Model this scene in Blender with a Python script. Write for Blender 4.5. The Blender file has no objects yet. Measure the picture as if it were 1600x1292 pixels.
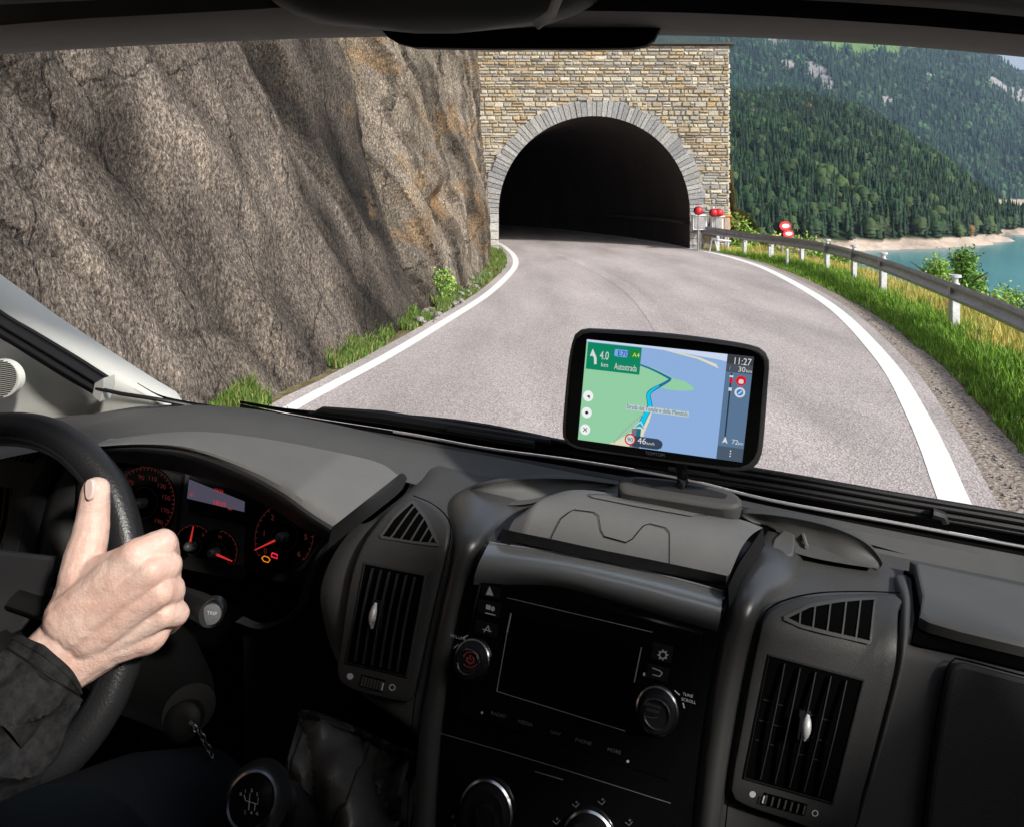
import bpy, math, random
import numpy as np
from mathutils import Vector, Matrix, noise
random.seed(7); np.random.seed(7)
sc = bpy.context.scene
col = sc.collection

# ------------------------------------------------------------ camera, sky, sun
F = 1143.0; EYE = 2.1
cd = bpy.data.cameras.new('camera'); cam = bpy.data.objects.new('camera', cd); col.objects.link(cam)
cam.location = (0, 0, EYE); cam.rotation_euler = (math.radians(90), 0, 0)
cd.sensor_width = 36; cd.lens = 36 * F / 1600; cd.shift_y = -346 / 1600
cd.clip_start = 0.02; cd.clip_end = 20000
sc.camera = cam
SUN_EL, SUN_AZ = 34.0, 138.0            # azimuth from +Y (ahead) clockwise: behind the right shoulder
SUN_POWER, SKY_POWER, EXPO = 3.2, 0.14, 0.45
w = bpy.data.worlds.new('World'); sc.world = w; w.use_nodes = True
nt = w.node_tree; bg = nt.nodes['Background']
sky = nt.nodes.new('ShaderNodeTexSky'); sky.sky_type = 'NISHITA'; sky.sun_disc = False
sky.sun_elevation = math.radians(SUN_EL); sky.sun_rotation = math.radians(SUN_AZ)
sky.dust_density = 2.5; sky.air_density = 1.0; sky.ozone_density = 1.0
hs = nt.nodes.new('ShaderNodeHueSaturation'); hs.inputs['Saturation'].default_value = 0.55
nt.links.new(sky.outputs[0], hs.inputs['Color']); nt.links.new(hs.outputs[0], bg.inputs[0])
bg.inputs[1].default_value = SKY_POWER
sl = bpy.data.lights.new('sun', 'SUN'); sl.energy = SUN_POWER; sl.angle = math.radians(3.5); sl.color = (1, .955, .89)
so = bpy.data.objects.new('sun', sl); col.objects.link(so)
el, az = math.radians(SUN_EL), math.radians(SUN_AZ)
sd = Vector((math.sin(az) * math.cos(el), math.cos(az) * math.cos(el), math.sin(el)))
so.rotation_euler = sd.to_track_quat('Z', 'Y').to_euler(); so.location = (20, -20, 30)
sc.view_settings.view_transform = 'Standard'; sc.view_settings.look = 'None'
sc.view_settings.exposure = EXPO; sc.view_settings.gamma = 1
sc.cycles.max_bounces = 6; sc.cycles.diffuse_bounces = 3; sc.cycles.glossy_bounces = 3
sc.cycles.volume_bounces = 0; sc.cycles.transparent_max_bounces = 8
HAZE = 0.00009; LIGHT_SILL_R = .40  # right sill height set to shape the light entering the cab
EX = 2 ** EXPO

# ------------------------------------------------------------ helpers
def s2l(c):
    c = c / 255.0
    return c / 12.92 if c <= .04045 else ((c + .055) / 1.055) ** 2.4
def rgb(r, g, b): return (s2l(r), s2l(g), s2l(b))

def mat(name, color, rough=.6, metal=0., var=0., vscale=8., bump=0., bscale=200., bdist=.001, spec=.5, emit=None, attr=False, stretch=(1, 1, 1), sss=0., coat=0., color2=None):
    m = bpy.data.materials.new(name); m.use_nodes = True
    n = m.node_tree.nodes; l = m.node_tree.links; p = n['Principled BSDF']
    p.inputs['Base Color'].default_value = (*color, 1); p.inputs['Roughness'].default_value = rough
    p.inputs['Metallic'].default_value = metal; p.inputs['Specular IOR Level'].default_value = spec
    if coat: p.inputs['Coat Weight'].default_value = coat; p.inputs['Coat Roughness'].default_value = .05
    if sss:
        p.inputs['Subsurface Weight'].default_value = sss; p.inputs['Subsurface Radius'].default_value = (.01, .004, .002); p.inputs['Subsurface Scale'].default_value = 1
    src = None
    if attr:
        a = n.new('ShaderNodeAttribute'); a.attribute_name = 'Col'; src = a.outputs['Color']
    tc = n.new('ShaderNodeTexCoord'); mp = n.new('ShaderNodeMapping'); l.new(tc.outputs['Object'], mp.inputs[0])
    mp.inputs['Scale'].default_value = stretch
    if var or color2:
        tx = n.new('ShaderNodeTexNoise'); tx.inputs['Scale'].default_value = vscale; tx.inputs['Detail'].default_value = 6; tx.inputs['Roughness'].default_value = .65
        l.new(mp.outputs[0], tx.inputs['Vector'])
        if color2:
            rp = n.new('ShaderNodeValToRGB'); l.new(tx.outputs[0], rp.inputs[0])
            rp.color_ramp.elements[0].position = .35; rp.color_ramp.elements[0].color = (*color, 1)
            rp.color_ramp.elements[1].position = .65; rp.color_ramp.elements[1].color = (*color2, 1)
            l.new(rp.outputs[0], p.inputs['Base Color'])
        else:
            mr = n.new('ShaderNodeMapRange'); l.new(tx.outputs[0], mr.inputs[0])
            mr.inputs[1].default_value = .25; mr.inputs[2].default_value = .75; mr.inputs[3].default_value = 1 - var; mr.inputs[4].default_value = 1 + var
            mx = n.new('ShaderNodeVectorMath'); mx.operation = 'SCALE'; l.new(mr.outputs[0], mx.inputs['Scale'])
            if src: l.new(src, mx.inputs[0])
            else: mx.inputs[0].default_value = color
            l.new(mx.outputs[0], p.inputs['Base Color'])
    elif src: l.new(src, p.inputs['Base Color'])
    if 'plastic' in name:
        t3 = n.new('ShaderNodeTexNoise'); t3.inputs['Scale'].default_value = 9; t3.inputs['Detail'].default_value = 5; l.new(tc.outputs['Object'], t3.inputs['Vector'])
        m4 = n.new('ShaderNodeMapRange'); m4.inputs[1].default_value = .3; m4.inputs[2].default_value = .7; m4.inputs[3].default_value = max(rough - .14, .05); m4.inputs[4].default_value = rough + .08; l.new(t3.outputs[0], m4.inputs[0]); l.new(m4.outputs[0], p.inputs['Roughness'])
    if bump:
        t2 = n.new('ShaderNodeTexNoise'); t2.inputs['Scale'].default_value = bscale; t2.inputs['Detail'].default_value = 4
        l.new(mp.outputs[0], t2.inputs['Vector'])
        b = n.new('ShaderNodeBump'); b.inputs['Strength'].default_value = bump; b.inputs['Distance'].default_value = bdist
        l.new(t2.outputs[0], b.inputs['Height']); l.new(b.outputs[0], p.inputs['Normal'])
    if emit:
        p.inputs['Emission Color'].default_value = (*emit[:3], 1); p.inputs['Emission Strength'].default_value = emit[3] if len(emit) > 3 else 1
    return m

def tag(o, label=None, cat=None, group=None, kind=None):
    if label: o['label'] = label
    if cat: o['category'] = cat
    if group: o['group'] = group
    if kind: o['kind'] = kind
    return o

def root_loc(o):
    while o.parent: o = o.parent
    return Vector(o.location)

def empty(name, loc, label, cat, group=None):
    o = bpy.data.objects.new(name, None); col.objects.link(o); o.location = loc; o.empty_display_size = .05
    return tag(o, label, cat, group)

class MB:
    def __init__(s): s.v = []; s.f = []; s.c = []
    def add(s, vs, fs, c=None):
        b = len(s.v); s.v += [tuple(x) for x in vs]
        s.f += [tuple(i + b for i in f) for f in fs]
        s.c += [c] * len(fs)
        return s
    def grid(s, rows, c=None, closeu=False):
        n = len(rows[0]); vs = [p for r in rows for p in r]; fs = []
        for i in range(len(rows) - 1):
            for j in range(n if closeu else n - 1):
                k = (j + 1) % n
                fs.append((i * n + j, i * n + k, (i + 1) * n + k, (i + 1) * n + j))
        return s.add(vs, fs, c)
    def tube(s, pts, rad, n=12, caps=True, flat=1.0, up=None, c=None):
        pts = [Vector(p) for p in pts]; rows = []
        if not isinstance(rad, (list, tuple)): rad = [rad] * len(pts)
        up = Vector(up) if up else Vector((0.03, .1, 1))
        for i, p in enumerate(pts):
            t = (pts[min(i + 1, len(pts) - 1)] - pts[max(i - 1, 0)]).normalized()
            a = t.cross(up)
            if a.length < 1e-3: a = t.cross(Vector((1, 0, 0)))
            a.normalize(); b = a.cross(t).normalized()
            rows.append([p + (a * math.cos(q) + b * math.sin(q) * flat) * rad[i] for q in (2 * math.pi * k / n for k in range(n))])
        s.grid(rows, c, True)
        if caps:
            s.add(rows[0], [tuple(range(n))], c); s.add(rows[-1], [tuple(reversed(range(n)))], c)
        return s
    def box(s, cen, ax, c=None):
        cen = Vector(cen); a, b, d = [Vector(q) for q in ax]; vs = []
        for i in (-1, 1):
            for j in (-1, 1):
                for k in (-1, 1): vs.append(cen + a * i + b * j + d * k)
        return s.add(vs, [(0, 1, 3, 2), (4, 6, 7, 5), (0, 4, 5, 1), (2, 3, 7, 6), (0, 2, 6, 4), (1, 5, 7, 3)], c)
    def build(s, name, m, parent=None, smooth=True, ang=40, bevel=0, sub=0):
        me = bpy.data.meshes.new(name)
        off = root_loc(parent) if parent else Vector((0, 0, 0))
        me.from_pydata([tuple(Vector(v) - off) for v in s.v], [], s.f)
        if any(c is not None for c in s.c):
            a = me.color_attributes.new('Col', 'FLOAT_COLOR', 'CORNER'); arr = []
            for p, c in zip(me.polygons, s.c):
                cc = c or (.5, .5, .5)
                arr += [cc[0], cc[1], cc[2], 1.0] * p.loop_total
            a.data.foreach_set('color', arr)
        import bmesh
        bm = bmesh.new(); bm.from_mesh(me); bmesh.ops.recalc_face_normals(bm, faces=bm.faces); bm.to_mesh(me); bm.free()
        me.materials.append(m)
        if smooth:
            me.polygons.foreach_set('use_smooth', [True] * len(me.polygons))
            try: me.set_sharp_from_angle(angle=math.radians(ang))
            except Exception: pass
        o = bpy.data.objects.new(name, me); col.objects.link(o)
        if parent: o.parent = parent
        if bevel:
            b = o.modifiers.new('bevel', 'BEVEL'); b.width = bevel; b.segments = 2; b.limit_method = 'ANGLE'
        if sub:
            b = o.modifiers.new('sub', 'SUBSURF'); b.levels = sub; b.render_levels = sub
        return o

def np_mesh(name, verts, faces, m, colors=None, parent=None, smooth=False):
    """verts (n,3), faces (k,3 or 4), colors per vertex"""
    me = bpy.data.meshes.new(name); k = faces.shape[1]
    me.vertices.add(len(verts)); me.vertices.foreach_set('co', verts.astype(np.float32).ravel())
    me.loops.add(faces.size); me.loops.foreach_set('vertex_index', faces.astype(np.int32).ravel())
    me.polygons.add(len(faces)); me.polygons.foreach_set('loop_start', np.arange(0, faces.size, k, dtype=np.int32))
    me.polygons.foreach_set('loop_total', np.full(len(faces), k, dtype=np.int32))
    if smooth: me.polygons.foreach_set('use_smooth', np.ones(len(faces), dtype=bool))
    me.update(calc_edges=True)
    if colors is not None:
        a = me.color_attributes.new('Col', 'FLOAT_COLOR', 'POINT')
        a.data.foreach_set('color', np.hstack([colors, np.ones((len(colors), 1))]).astype(np.float32).ravel())
    me.materials.append(m)
    o = bpy.data.objects.new(name, me); col.objects.link(o)
    if parent: o.parent = parent
    return o

def smooth_poly(pts, n, closed=False):
    """Catmull-Rom resample by length"""
    P = [np.array(p, float) for p in pts]; out = []
    m = len(P); segs = m if closed else m - 1
    for i in range(segs):
        p1, p2 = P[i], P[(i + 1) % m]
        p0 = P[i - 1] if (closed or i > 0) else 2 * p1 - p2
        p3 = P[(i + 2) % m] if (closed or i + 2 < m) else 2 * p2 - p1
        for k in range(12):
            t = k / 12
            out.append(.5 * ((2 * p1) + (-p0 + p2) * t + (2 * p0 - 5 * p1 + 4 * p2 - p3) * t * t + (-p0 + 3 * p1 - 3 * p2 + p3) * t ** 3))
    if not closed: out.append(P[-1])
    else: out.append(out[0])
    out = np.array(out); d = np.r_[0, np.cumsum(np.linalg.norm(np.diff(out, axis=0), axis=1))]
    q = np.linspace(0, d[-1], n + (1 if closed else 0))
    if closed: q = q[:-1]
    return np.stack([np.interp(q, d, out[:, k]) for k in range(out.shape[1])], 1)

def G(px, py, z=0.0):
    d = (EYE - z) * F / (py - 300)
    return Vector(((px - 800) / F * d, d, z))
def P(px, py, d): return Vector(((px - 800) / F * d, d, EYE - (py - 300) / F * d))

# van frame: the cabin is heading 15 degrees to the right of the lens and leans a little
CO = Vector((0, 0, EYE))
U = Vector((.961, -.258, -.096)).normalized(); V = Vector((.258, .966, 0)); V = (V - U * V.dot(U)).normalized(); W = U.cross(V).normalized()
def vf(u, v, w_): return CO + U * u + V * v + W * w_
def ray(px, py): return Vector(((px - 800) / F, 1, -(py - 300) / F))
def plane(p, n):
    n = n.normalized(); k = (p - CO).dot(n)
    def f(px, py, off=0.):
        r = ray(px, py); s = k / r.dot(n)
        return CO + r * s + n * off
    f.n = lambda px=0, py=0: n
    return f
def VP(v): return plane(CO + V * v, -V)
def WP(w_): return plane(CO + W * w_, W)
WT = -.355
nF = (-V * math.cos(math.radians(25)) + W * math.sin(math.radians(25))).normalized()
pF = vf(0, .672, -.362)
kF = (pF - CO).dot(nF); kT = WT
KS = .022
def dash(px, py, off=0.):
    r = ray(px, py)
    s1 = kT / r.dot(W) if r.dot(W) < -1e-4 else 9
    s2 = kF / r.dot(nF)
    h = max(KS - abs(s1 - s2), 0) / KS
    s = max(s1, s2) + h * h * KS * .25
    t = min(max((s2 - s1) / (2 * KS) + .5, 0), 1)
    n = (W * (1 - t) + nF * t).normalized()
    return CO + r * s + n * off
def dash_n(px, py):
    return (dash(px, py, 1) - dash(px, py, 0)).normalized()
dash.n = dash_n

def patch(A, B, surf, off=0., nu=40, nv=6, offB=None, prof=None, mb=None, c=None):
    """surface between two pixel polylines; prof(s,t) gives height off the surface"""
    a = smooth_poly(A, nu); b = smooth_poly(B, nu); rows = []
    surfs = surf if isinstance(surf, (list, tuple)) else (surf, surf)
    offB = off if offB is None else offB
    for j in range(nv + 1):
        t = j / nv; row = []
        for i in range(nu):
            q = a[i] * (1 - t) + b[i] * t
            o = off * (1 - t) + offB * t
            if prof: o += prof(i / (nu - 1), t)
            p = surfs[0](q[0], q[1], o)
            if surfs[0] is not surfs[1]: p = p.lerp(surfs[1](q[0], q[1], o), t)
            row.append(p)
        rows.append(row)
    mb = mb or MB(); mb.grid(rows, c); return mb

def inset(pts, k):
    """pixel inset of a closed outline by k pixels"""
    n = len(pts); A = np.array(pts, float); area = sum(A[i][0] * A[(i + 1) % n][1] - A[(i + 1) % n][0] * A[i][1] for i in range(n))
    sg = 1 if area > 0 else -1; out = []
    for i in range(n):
        e1 = A[i] - A[i - 1]; e2 = A[(i + 1) % n] - A[i]
        n1 = np.array([-e1[1], e1[0]]) / (np.linalg.norm(e1) + 1e-9); n2 = np.array([-e2[1], e2[0]]) / (np.linalg.norm(e2) + 1e-9)
        m = n1 + n2; m /= (np.linalg.norm(m) + 1e-9); q = max(m.dot(n1), .5)
        out.append(A[i] + m * sg * k / q)
    return np.array(out)

def panel(out, surf, off=.003, depth=.008, bev=2.0, sm=0, mb=None, c=None):
    """a raised slab with a rounded edge on a surface"""
    pts = smooth_poly(out, sm, True) if sm else np.array(out, float)
    i1 = inset(pts, bev * .3); i2 = inset(pts, bev); d = bev * .0004
    rows = [[surf(x, y, off - depth) for x, y in pts], [surf(x, y, off - d) for x, y in pts], [surf(x, y, off - d * .3) for x, y in i1], [surf(x, y, off) for x, y in i2]]
    mb = mb or MB()
    if surf is dash and len(pts) > 20:
        cc_ = i2.mean(0)
        for k in (.85, .7, .55, .4, .25, .1): rows.append([surf(x, y, off) for x, y in cc_ + (i2 - cc_) * k])
    mb.grid(rows, c, True); mb.add(rows[-1], [tuple(range(len(pts)))], c)
    return mb
def flat(out, surf, off, mb=None, sm=0, c=None):
    pts = smooth_poly(out, sm, True) if sm else out
    if surf is dash and not sm:
        A = np.array(out, float); cc_ = A.mean(0); D = []
        for i in range(len(A)): D += [A[i] * (1 - t) + A[(i + 1) % len(A)] * t for t in np.linspace(0, 1, 9)[:-1]]
        D = np.array(D); mb = mb or MB(); rows = [[surf(x, y, off) for x, y in cc_ + (D - cc_) * k] for k in (1, .75, .5, .25, .05)]
        mb.grid(rows, c, True); mb.add(rows[-1], [tuple(range(len(D)))], c); return mb
    mb = mb or MB(); return mb.add([surf(x, y, off) for x, y in pts], [tuple(range(len(pts)))], c)
def line(poly, wpx, surf, off, mb=None, n=0, c=None, closed=False):
    p = smooth_poly(poly, n, closed) if n else np.array(poly, float)
    if surf is dash and not n:
        pp = []
        for i in range(len(p) - 1): pp += [p[i] * (1 - t) + p[i + 1] * t for t in np.linspace(0, 1, 7)[:-1]]
        p = np.array(pp + [p[-1]])
    if closed: p = np.vstack([p, p[:1]])
    t = np.gradient(p, axis=0); t /= (np.linalg.norm(t, axis=1)[:, None] + 1e-9); nn = np.stack([-t[:, 1], t[:, 0]], 1) * wpx / 2
    mb = mb or MB(); mb.grid([[surf(x, y, off) for x, y in p + nn], [surf(x, y, off) for x, y in p - nn]], c); return mb
def ell(cx, cy, a, b=None, n=28, rot=0, a0=0, a1=360):
    b = b or a; r = math.radians(rot); o = []
    for k in range(n):
        q = math.radians(a0 + (a1 - a0) * k / (n if a1 - a0 == 360 else n - 1)); x, y = a * math.cos(q), b * math.sin(q)
        o.append((cx + x * math.cos(r) - y * math.sin(r), cy + x * math.sin(r) + y * math.cos(r)))
    return o
_tc = {}
def text_geo(s):
    if s in _tc: return _tc[s]
    cu = bpy.data.curves.new('t', 'FONT'); cu.body = s; cu.size = 1; cu.resolution_u = 3
    ob = bpy.data.objects.new('t', cu); col.objects.link(ob); bpy.context.view_layer.update()
    me = bpy.data.meshes.new_from_object(ob.evaluated_get(bpy.context.evaluated_depsgraph_get()))
    vs = [(v.co.x, v.co.y) for v in me.vertices]; fs = [tuple(p.vertices) for p in me.polygons]
    bpy.data.objects.remove(ob); bpy.data.curves.remove(cu); bpy.data.meshes.remove(me)
    _tc[s] = (vs, fs); return _tc[s]
def text(s, x, y, size, surf, off, mb=None, right=(1, 0), up=(0, -1), center=False, width=None, c=None):
    vs, fs = text_geo(s)
    if not vs: return mb
    w0 = max(v[0] for v in vs); x0 = w0 / 2 if center else 0; k = (width / (w0 * size)) if width else 1
    mb = mb or MB()
    return mb.add([surf(x + ((a - x0) * k * right[0] + b * up[0]) * size, y + ((a - x0) * k * right[1] + b * up[1]) * size, off) for a, b in vs], fs, c)
def lathe(cen, n, prof, mb=None, seg=32, c=None, ref=None, cap=True):
    """prof: (radius, height along n)"""
    n = n.normalized(); a = (ref or U); a = (a - n * a.dot(n)).normalized(); b = n.cross(a); mb = mb or MB()
    rows = [[cen + (a * math.cos(q) + b * math.sin(q)) * r + n * h for q in (2 * math.pi * k / seg for k in range(seg))] for r, h in prof]
    mb.grid(rows, c, True)
    if cap: mb.add(rows[-1], [tuple(range(seg))], c)
    return mb

# ------------------------------------------------------------ materials
M = {}
M['plastic'] = mat('grained_grey_plastic', (.058, .058, .057), .62, bump=.35, bscale=900, bdist=.0006, var=.08, vscale=30, spec=.35)
M['plastic_light'] = mat('pale_grained_plastic', (.15, .15, .147), .62, bump=.35, bscale=900, bdist=.0006, var=.06, vscale=30, spec=.35)
M['plastic_mid'] = mat('mid_grained_plastic', (.085, .085, .083), .62, bump=.35, bscale=900, bdist=.0006, var=.06, vscale=30, spec=.35)
M['satin'] = mat('satin_sheen', (.045, .045, .044), .30, bump=.25, bscale=900, bdist=.0005, spec=.7)
M['plastic_low'] = mat('shaded_plastic', (.024, .024, .024), .55, bump=.35, bscale=900, bdist=.0006, var=.08, vscale=30, spec=.35)  # lower dash: shade put into a darker copy of the grey
M['vent'] = mat('vent_plastic', (.036, .036, .035), .5, bump=.35, bscale=900, bdist=.0006, var=.08, vscale=30, spec=.4)  # vent bezels: their shade put into the base colour
M['cowl'] = mat('black_cowl', (.005, .005, .005), .6, spec=.1)
M['plastic_dark'] = mat('dark_grained_plastic', (.018, .018, .019), .55, bump=.3, bscale=900, bdist=.0005, var=.1, vscale=30, spec=.35)
M['black'] = mat('matt_black_plastic', (.006, .006, .006), .6, spec=.2)
M['void'] = mat('black_recess', (.002, .002, .002), .9, spec=.02)
M['gloss'] = mat('piano_black', (.004, .004, .0045), .12, spec=.5)
M['rubber'] = mat('black_rubber', (.012, .012, .013), .45, spec=.4, bump=.1, bscale=500)
M['leather'] = mat('black_leather', (.016, .016, .017), .34, bump=.5, bscale=450, bdist=.0008, spec=.45)
M['silver'] = mat('silver_paint', (.62, .62, .62), .4, .25)
M['chrome'] = mat('satin_chrome', (.65, .66, .68), .22, 1.0)
M['chrome_dark'] = mat('dim_chrome', (.2, .2, .21), .3, 1.0)
M['cream'] = mat('cream_pillar_trim', (.68, .685, .64), .6, spec=.3, var=.03, vscale=5)
M['headliner'] = mat('grey_headliner', (.30, .285, .275), .85, bump=.2, bscale=600, spec=.2, var=.06, vscale=20)
M['mark'] = mat('printed_white', (.55, .56, .58), .5)
M['mark_mid'] = mat('edge_grey', (.30, .30, .31), .4)
M['mark_dim'] = mat('printed_grey', (.10, .11, .12), .5)
def em(name, c, k=1.0): return mat(name, (0, 0, 0), .5, spec=.1, emit=(c[0] / EX, c[1] / EX, c[2] / EX, k))
M['red_lit'] = em('lit_red', rgb(195, 45, 40)); M['red_dim'] = em('dim_lit_red', rgb(72, 27, 26)); M['orange_lit'] = em('lit_orange', rgb(230, 130, 20))
M['white_lit'] = em('lit_white', rgb(215, 215, 215))
M['skin'] = mat('skin', (.70, .44, .36), .45, sss=.12, bump=.5, bscale=420, bdist=.0012, spec=.4, color2=(.82, .61, .52), vscale=30)
M['nail'] = mat('fingernail', (.80, .60, .54), .22)
M['denim'] = mat('black_denim', (.007, .007, .0075), .85, bump=.6, bscale=1300, bdist=.0008, color2=(.024, .024, .025), vscale=130, spec=.2)
M['trouser'] = mat('navy_trousers', (.004, .006, .009), .9, spec=.1)
M['steel'] = mat('galvanised_steel', (.30, .30, .30), .45, .6, color2=(.42, .42, .43), vscale=6, bump=.1, bscale=60)
M['white_paint'] = mat('white_post_paint', (.56, .58, .60), .5, var=.25, vscale=12)
M['stone'] = mat('masonry', (.4, .4, .4), .85, attr=True, var=.35, vscale=14, bump=1, bscale=22, bdist=.03, spec=.2)
M['mortar'] = mat('mortar', (.36, .33, .28), .95, spec=.1, var=.3, vscale=5)
M['leaf'] = mat('leaves', (.1, .2, .05), .6, attr=True, spec=.25)
M['bark'] = mat('bark', (.09, .07, .05), .9, var=.3, vscale=9)
M['grass'] = mat('grass_blades', (.1, .2, .05), .6, attr=True, spec=.25)
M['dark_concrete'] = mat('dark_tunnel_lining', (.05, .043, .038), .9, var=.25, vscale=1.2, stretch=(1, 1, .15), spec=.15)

# ============================================================ OUTSIDE
left_line = [(-3.3, -8), (-3.15, -3), (-3.0, 1), (-2.75, 4), (-2.16, 7.06), (-1.62, 9.23), (-1.05, 12), (-.5, 15), (-.08, 18.5), (.1, 21), (.08, 23.5), (-.12, 26.2), (-.6, 30), (-2, 36), (-5, 42), (-9, 47)]
right_line = [(1.0, -8), (1.3, -3), (1.75, 1), (2.45, 3.6), (3.02, 5.0), (3.73, 6.67), (4.68, 9.23), (5.83, 13.3), (6.6, 17.6), (6.98, 21), (6.95, 24.2), (6.5, 27.2), (5.7, 31), (4.2, 36), (1.5, 42.5), (-3, 49)]
rail_line = [(3.0, -8), (3.3, -2), (3.9, 2), (4.8, 5.2), (5.95, 8.4), (6.75, 11.3), (7.65, 15), (8.3, 18.6), (8.4, 21), (8.1, 23.3), (7.4, 25.4), (6.75, 26.9)]
NR = 90
def at_y(line_, y):
    a = np.array(line_); return float(np.interp(y, a[:, 1], a[:, 0]))
LL = smooth_poly(left_line, NR); RL = smooth_poly(right_line, NR)

def road_mat(gain=1.0):
    m = bpy.data.materials.new('pale_asphalt'); m.use_nodes = True; n = m.node_tree.nodes; l = m.node_tree.links; p = n['Principled BSDF']
    p.inputs['Roughness'].default_value = .85; p.inputs['Specular IOR Level'].default_value = .25
    tc = n.new('ShaderNodeTexCoord')
    v = n.new('ShaderNodeTexVoronoi'); v.inputs['Scale'].default_value = 62; l.new(tc.outputs['Object'], v.inputs['Vector'])
    r = n.new('ShaderNodeValToRGB'); l.new(v.outputs['Color'], r.inputs[0])
    e = r.color_ramp.elements; e[0].position = .08; e[0].color = (.30, .268, .262, 1); e[1].position = .95; e[1].color = (.58, .525, .51, 1)
    e2 = e.new(.5); e2.color = (.42, .378, .37, 1)
    tn = n.new('ShaderNodeTexNoise'); tn.inputs['Scale'].default_value = .6; tn.inputs['Detail'].default_value = 5
    mp = n.new('ShaderNodeMapping'); mp.inputs['Scale'].default_value = (1.6, .35, 1); l.new(tc.outputs['Object'], mp.inputs[0]); l.new(mp.outputs[0], tn.inputs['Vector'])
    mr = n.new('ShaderNodeMapRange'); mr.inputs[1].default_value = .3; mr.inputs[2].default_value = .7; mr.inputs[3].default_value = .76 * gain; mr.inputs[4].default_value = 1.17 * gain
    l.new(tn.outputs[0], mr.inputs[0])
    mx = n.new('ShaderNodeVectorMath'); mx.operation = 'SCALE'; l.new(r.outputs[0], mx.inputs[0]); l.new(mr.outputs[0], mx.inputs['Scale']); l.new(mx.outputs[0], p.inputs['Base Color'])
    b = n.new('ShaderNodeBump'); b.inputs['Strength'].default_value = .7; b.inputs['Distance'].default_value = .008; l.new(v.outputs['Distance'], b.inputs['Height']); l.new(b.outputs[0], p.inputs['Normal'])
    return m
M['road'] = road_mat()
M['gravel'] = mat('gravel_shoulder', (.16, .13, .105), .95, color2=(.46, .40, .35), vscale=28, bump=1, bscale=30, bdist=.03, spec=.1)
M['paint'] = mat('road_paint', (.80, .80, .78), .7, var=.12, vscale=18, bump=.3, bscale=60, bdist=.004, spec=.2)

def strip(name, A, B, z, m, nv=1, parent=None):
    rows = [[(a[0] * (1 - j / nv) + b[0] * j / nv, a[1] * (1 - j / nv) + b[1] * j / nv, z) for a, b in zip(A, B)] for j in range(nv + 1)]
    return MB().grid(rows).build(name, m, parent)
def offset(line_, d):
    t = np.gradient(line_, axis=0); t /= np.linalg.norm(t, axis=1)[:, None]
    return line_ + np.stack([t[:, 1], -t[:, 0]], 1) * d
jit = np.array([.05 * noise.noise(Vector((i * .9, 3, 0))) for i in range(NR)])
road = strip('road', offset(LL, -.26) + np.stack([jit, jit * 0], 1), offset(RL, .26), 0, M['road'], 8); tag(road, kind='structure')
o = strip('left_edge_line', offset(LL, -.085), offset(LL, .085), .004, M['paint']); tag(o, 'solid white edge line along the foot of the cliff', 'road marking')
o = strip('right_edge_line', offset(RL, -.10), offset(RL, .10), .004, M['paint']); tag(o, 'solid white edge line beside the gravel and guardrail verge', 'road marking')
for o in (bpy.data.objects['left_edge_line'], bpy.data.objects['right_edge_line']):
    o['kind'] = 'structure'
# seam in the asphalt
sm_ = smooth_poly([(1.1, 3), (1.75, 7), (2.2, 10), (2.45, 13), (2.5, 16), (2.2, 20), (1.6, 24.5)], 40)
M['tar'] = road_mat(1.12)
o = strip('road_seam', offset(sm_, -.16), offset(sm_, .16) + .03 * np.random.randn(40, 2), .0035, M['tar']); tag(o, kind='structure')
# gravel shoulder on the lake side, thin dirt strip under the cliff
gr = offset(RL, .2); wid = np.array([np.interp(y, [-8, 3, 5, 7, 9.2, 13, 18, 24], [.8, .62, .50, .42, .40, .34, .26, .2]) for y in RL[:, 1]])
wid2 = wid + np.array([.10 * noise.noise(Vector((i * .55, 0, 0))) for i in range(NR)])
g2 = np.array([offset(RL, .2 + w_)[i] for i, w_ in enumerate(wid2)])
strip('gravel_shoulder', gr, g2, -.006, M['gravel'], 4)['kind'] = 'structure'
# raised cracked lip beside the line
def gz(x, y):
    """height of the natural ground"""
    rx = at_y(rail_line, min(y, 26.9)) if y < 26.9 else 8.6 + (y - 26.9) * .02
    d = x - rx
    if d < .9: return -.014
    d -= .9
    return max(-.014 - .42 * d - .9 * (1 - math.exp(-d / 1.5)) , -33) if d < 80 else -33
ys = list(np.concatenate([np.linspace(-120, -10, 8), np.linspace(-8, 40, 60), np.linspace(45, 300, 14)]))
rows = []
for y in ys:
    lx = at_y(left_line, min(max(y, -8), 40)); rx = at_y(rail_line, min(max(y, -8), 26.9)) if y < 27 else 8.6
    xs = [lx - 260, lx - 40, lx - 8, lx - 2, lx, (lx + rx) / 2] + [rx + q for q in (0, .5, .9, 1.2, 1.6, 2.2, 3, 4, 6, 8, 11, 15, 20, 26, 33, 42, 55, 75)]
    rows.append([(x, y, gz(x, y) + (.25 * noise.noise(Vector((x * .5, y * .5, 0))) if x > rx + 1.5 else 0)) for x in xs])
M['soil'] = mat('dry_soil', (.12, .10, .05), .95, color2=(.23, .2, .11), vscale=3, bump=1, bscale=14, bdist=.05, spec=.1)
MB().grid(rows).build('ground', M['soil'])['kind'] = 'structure'

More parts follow.
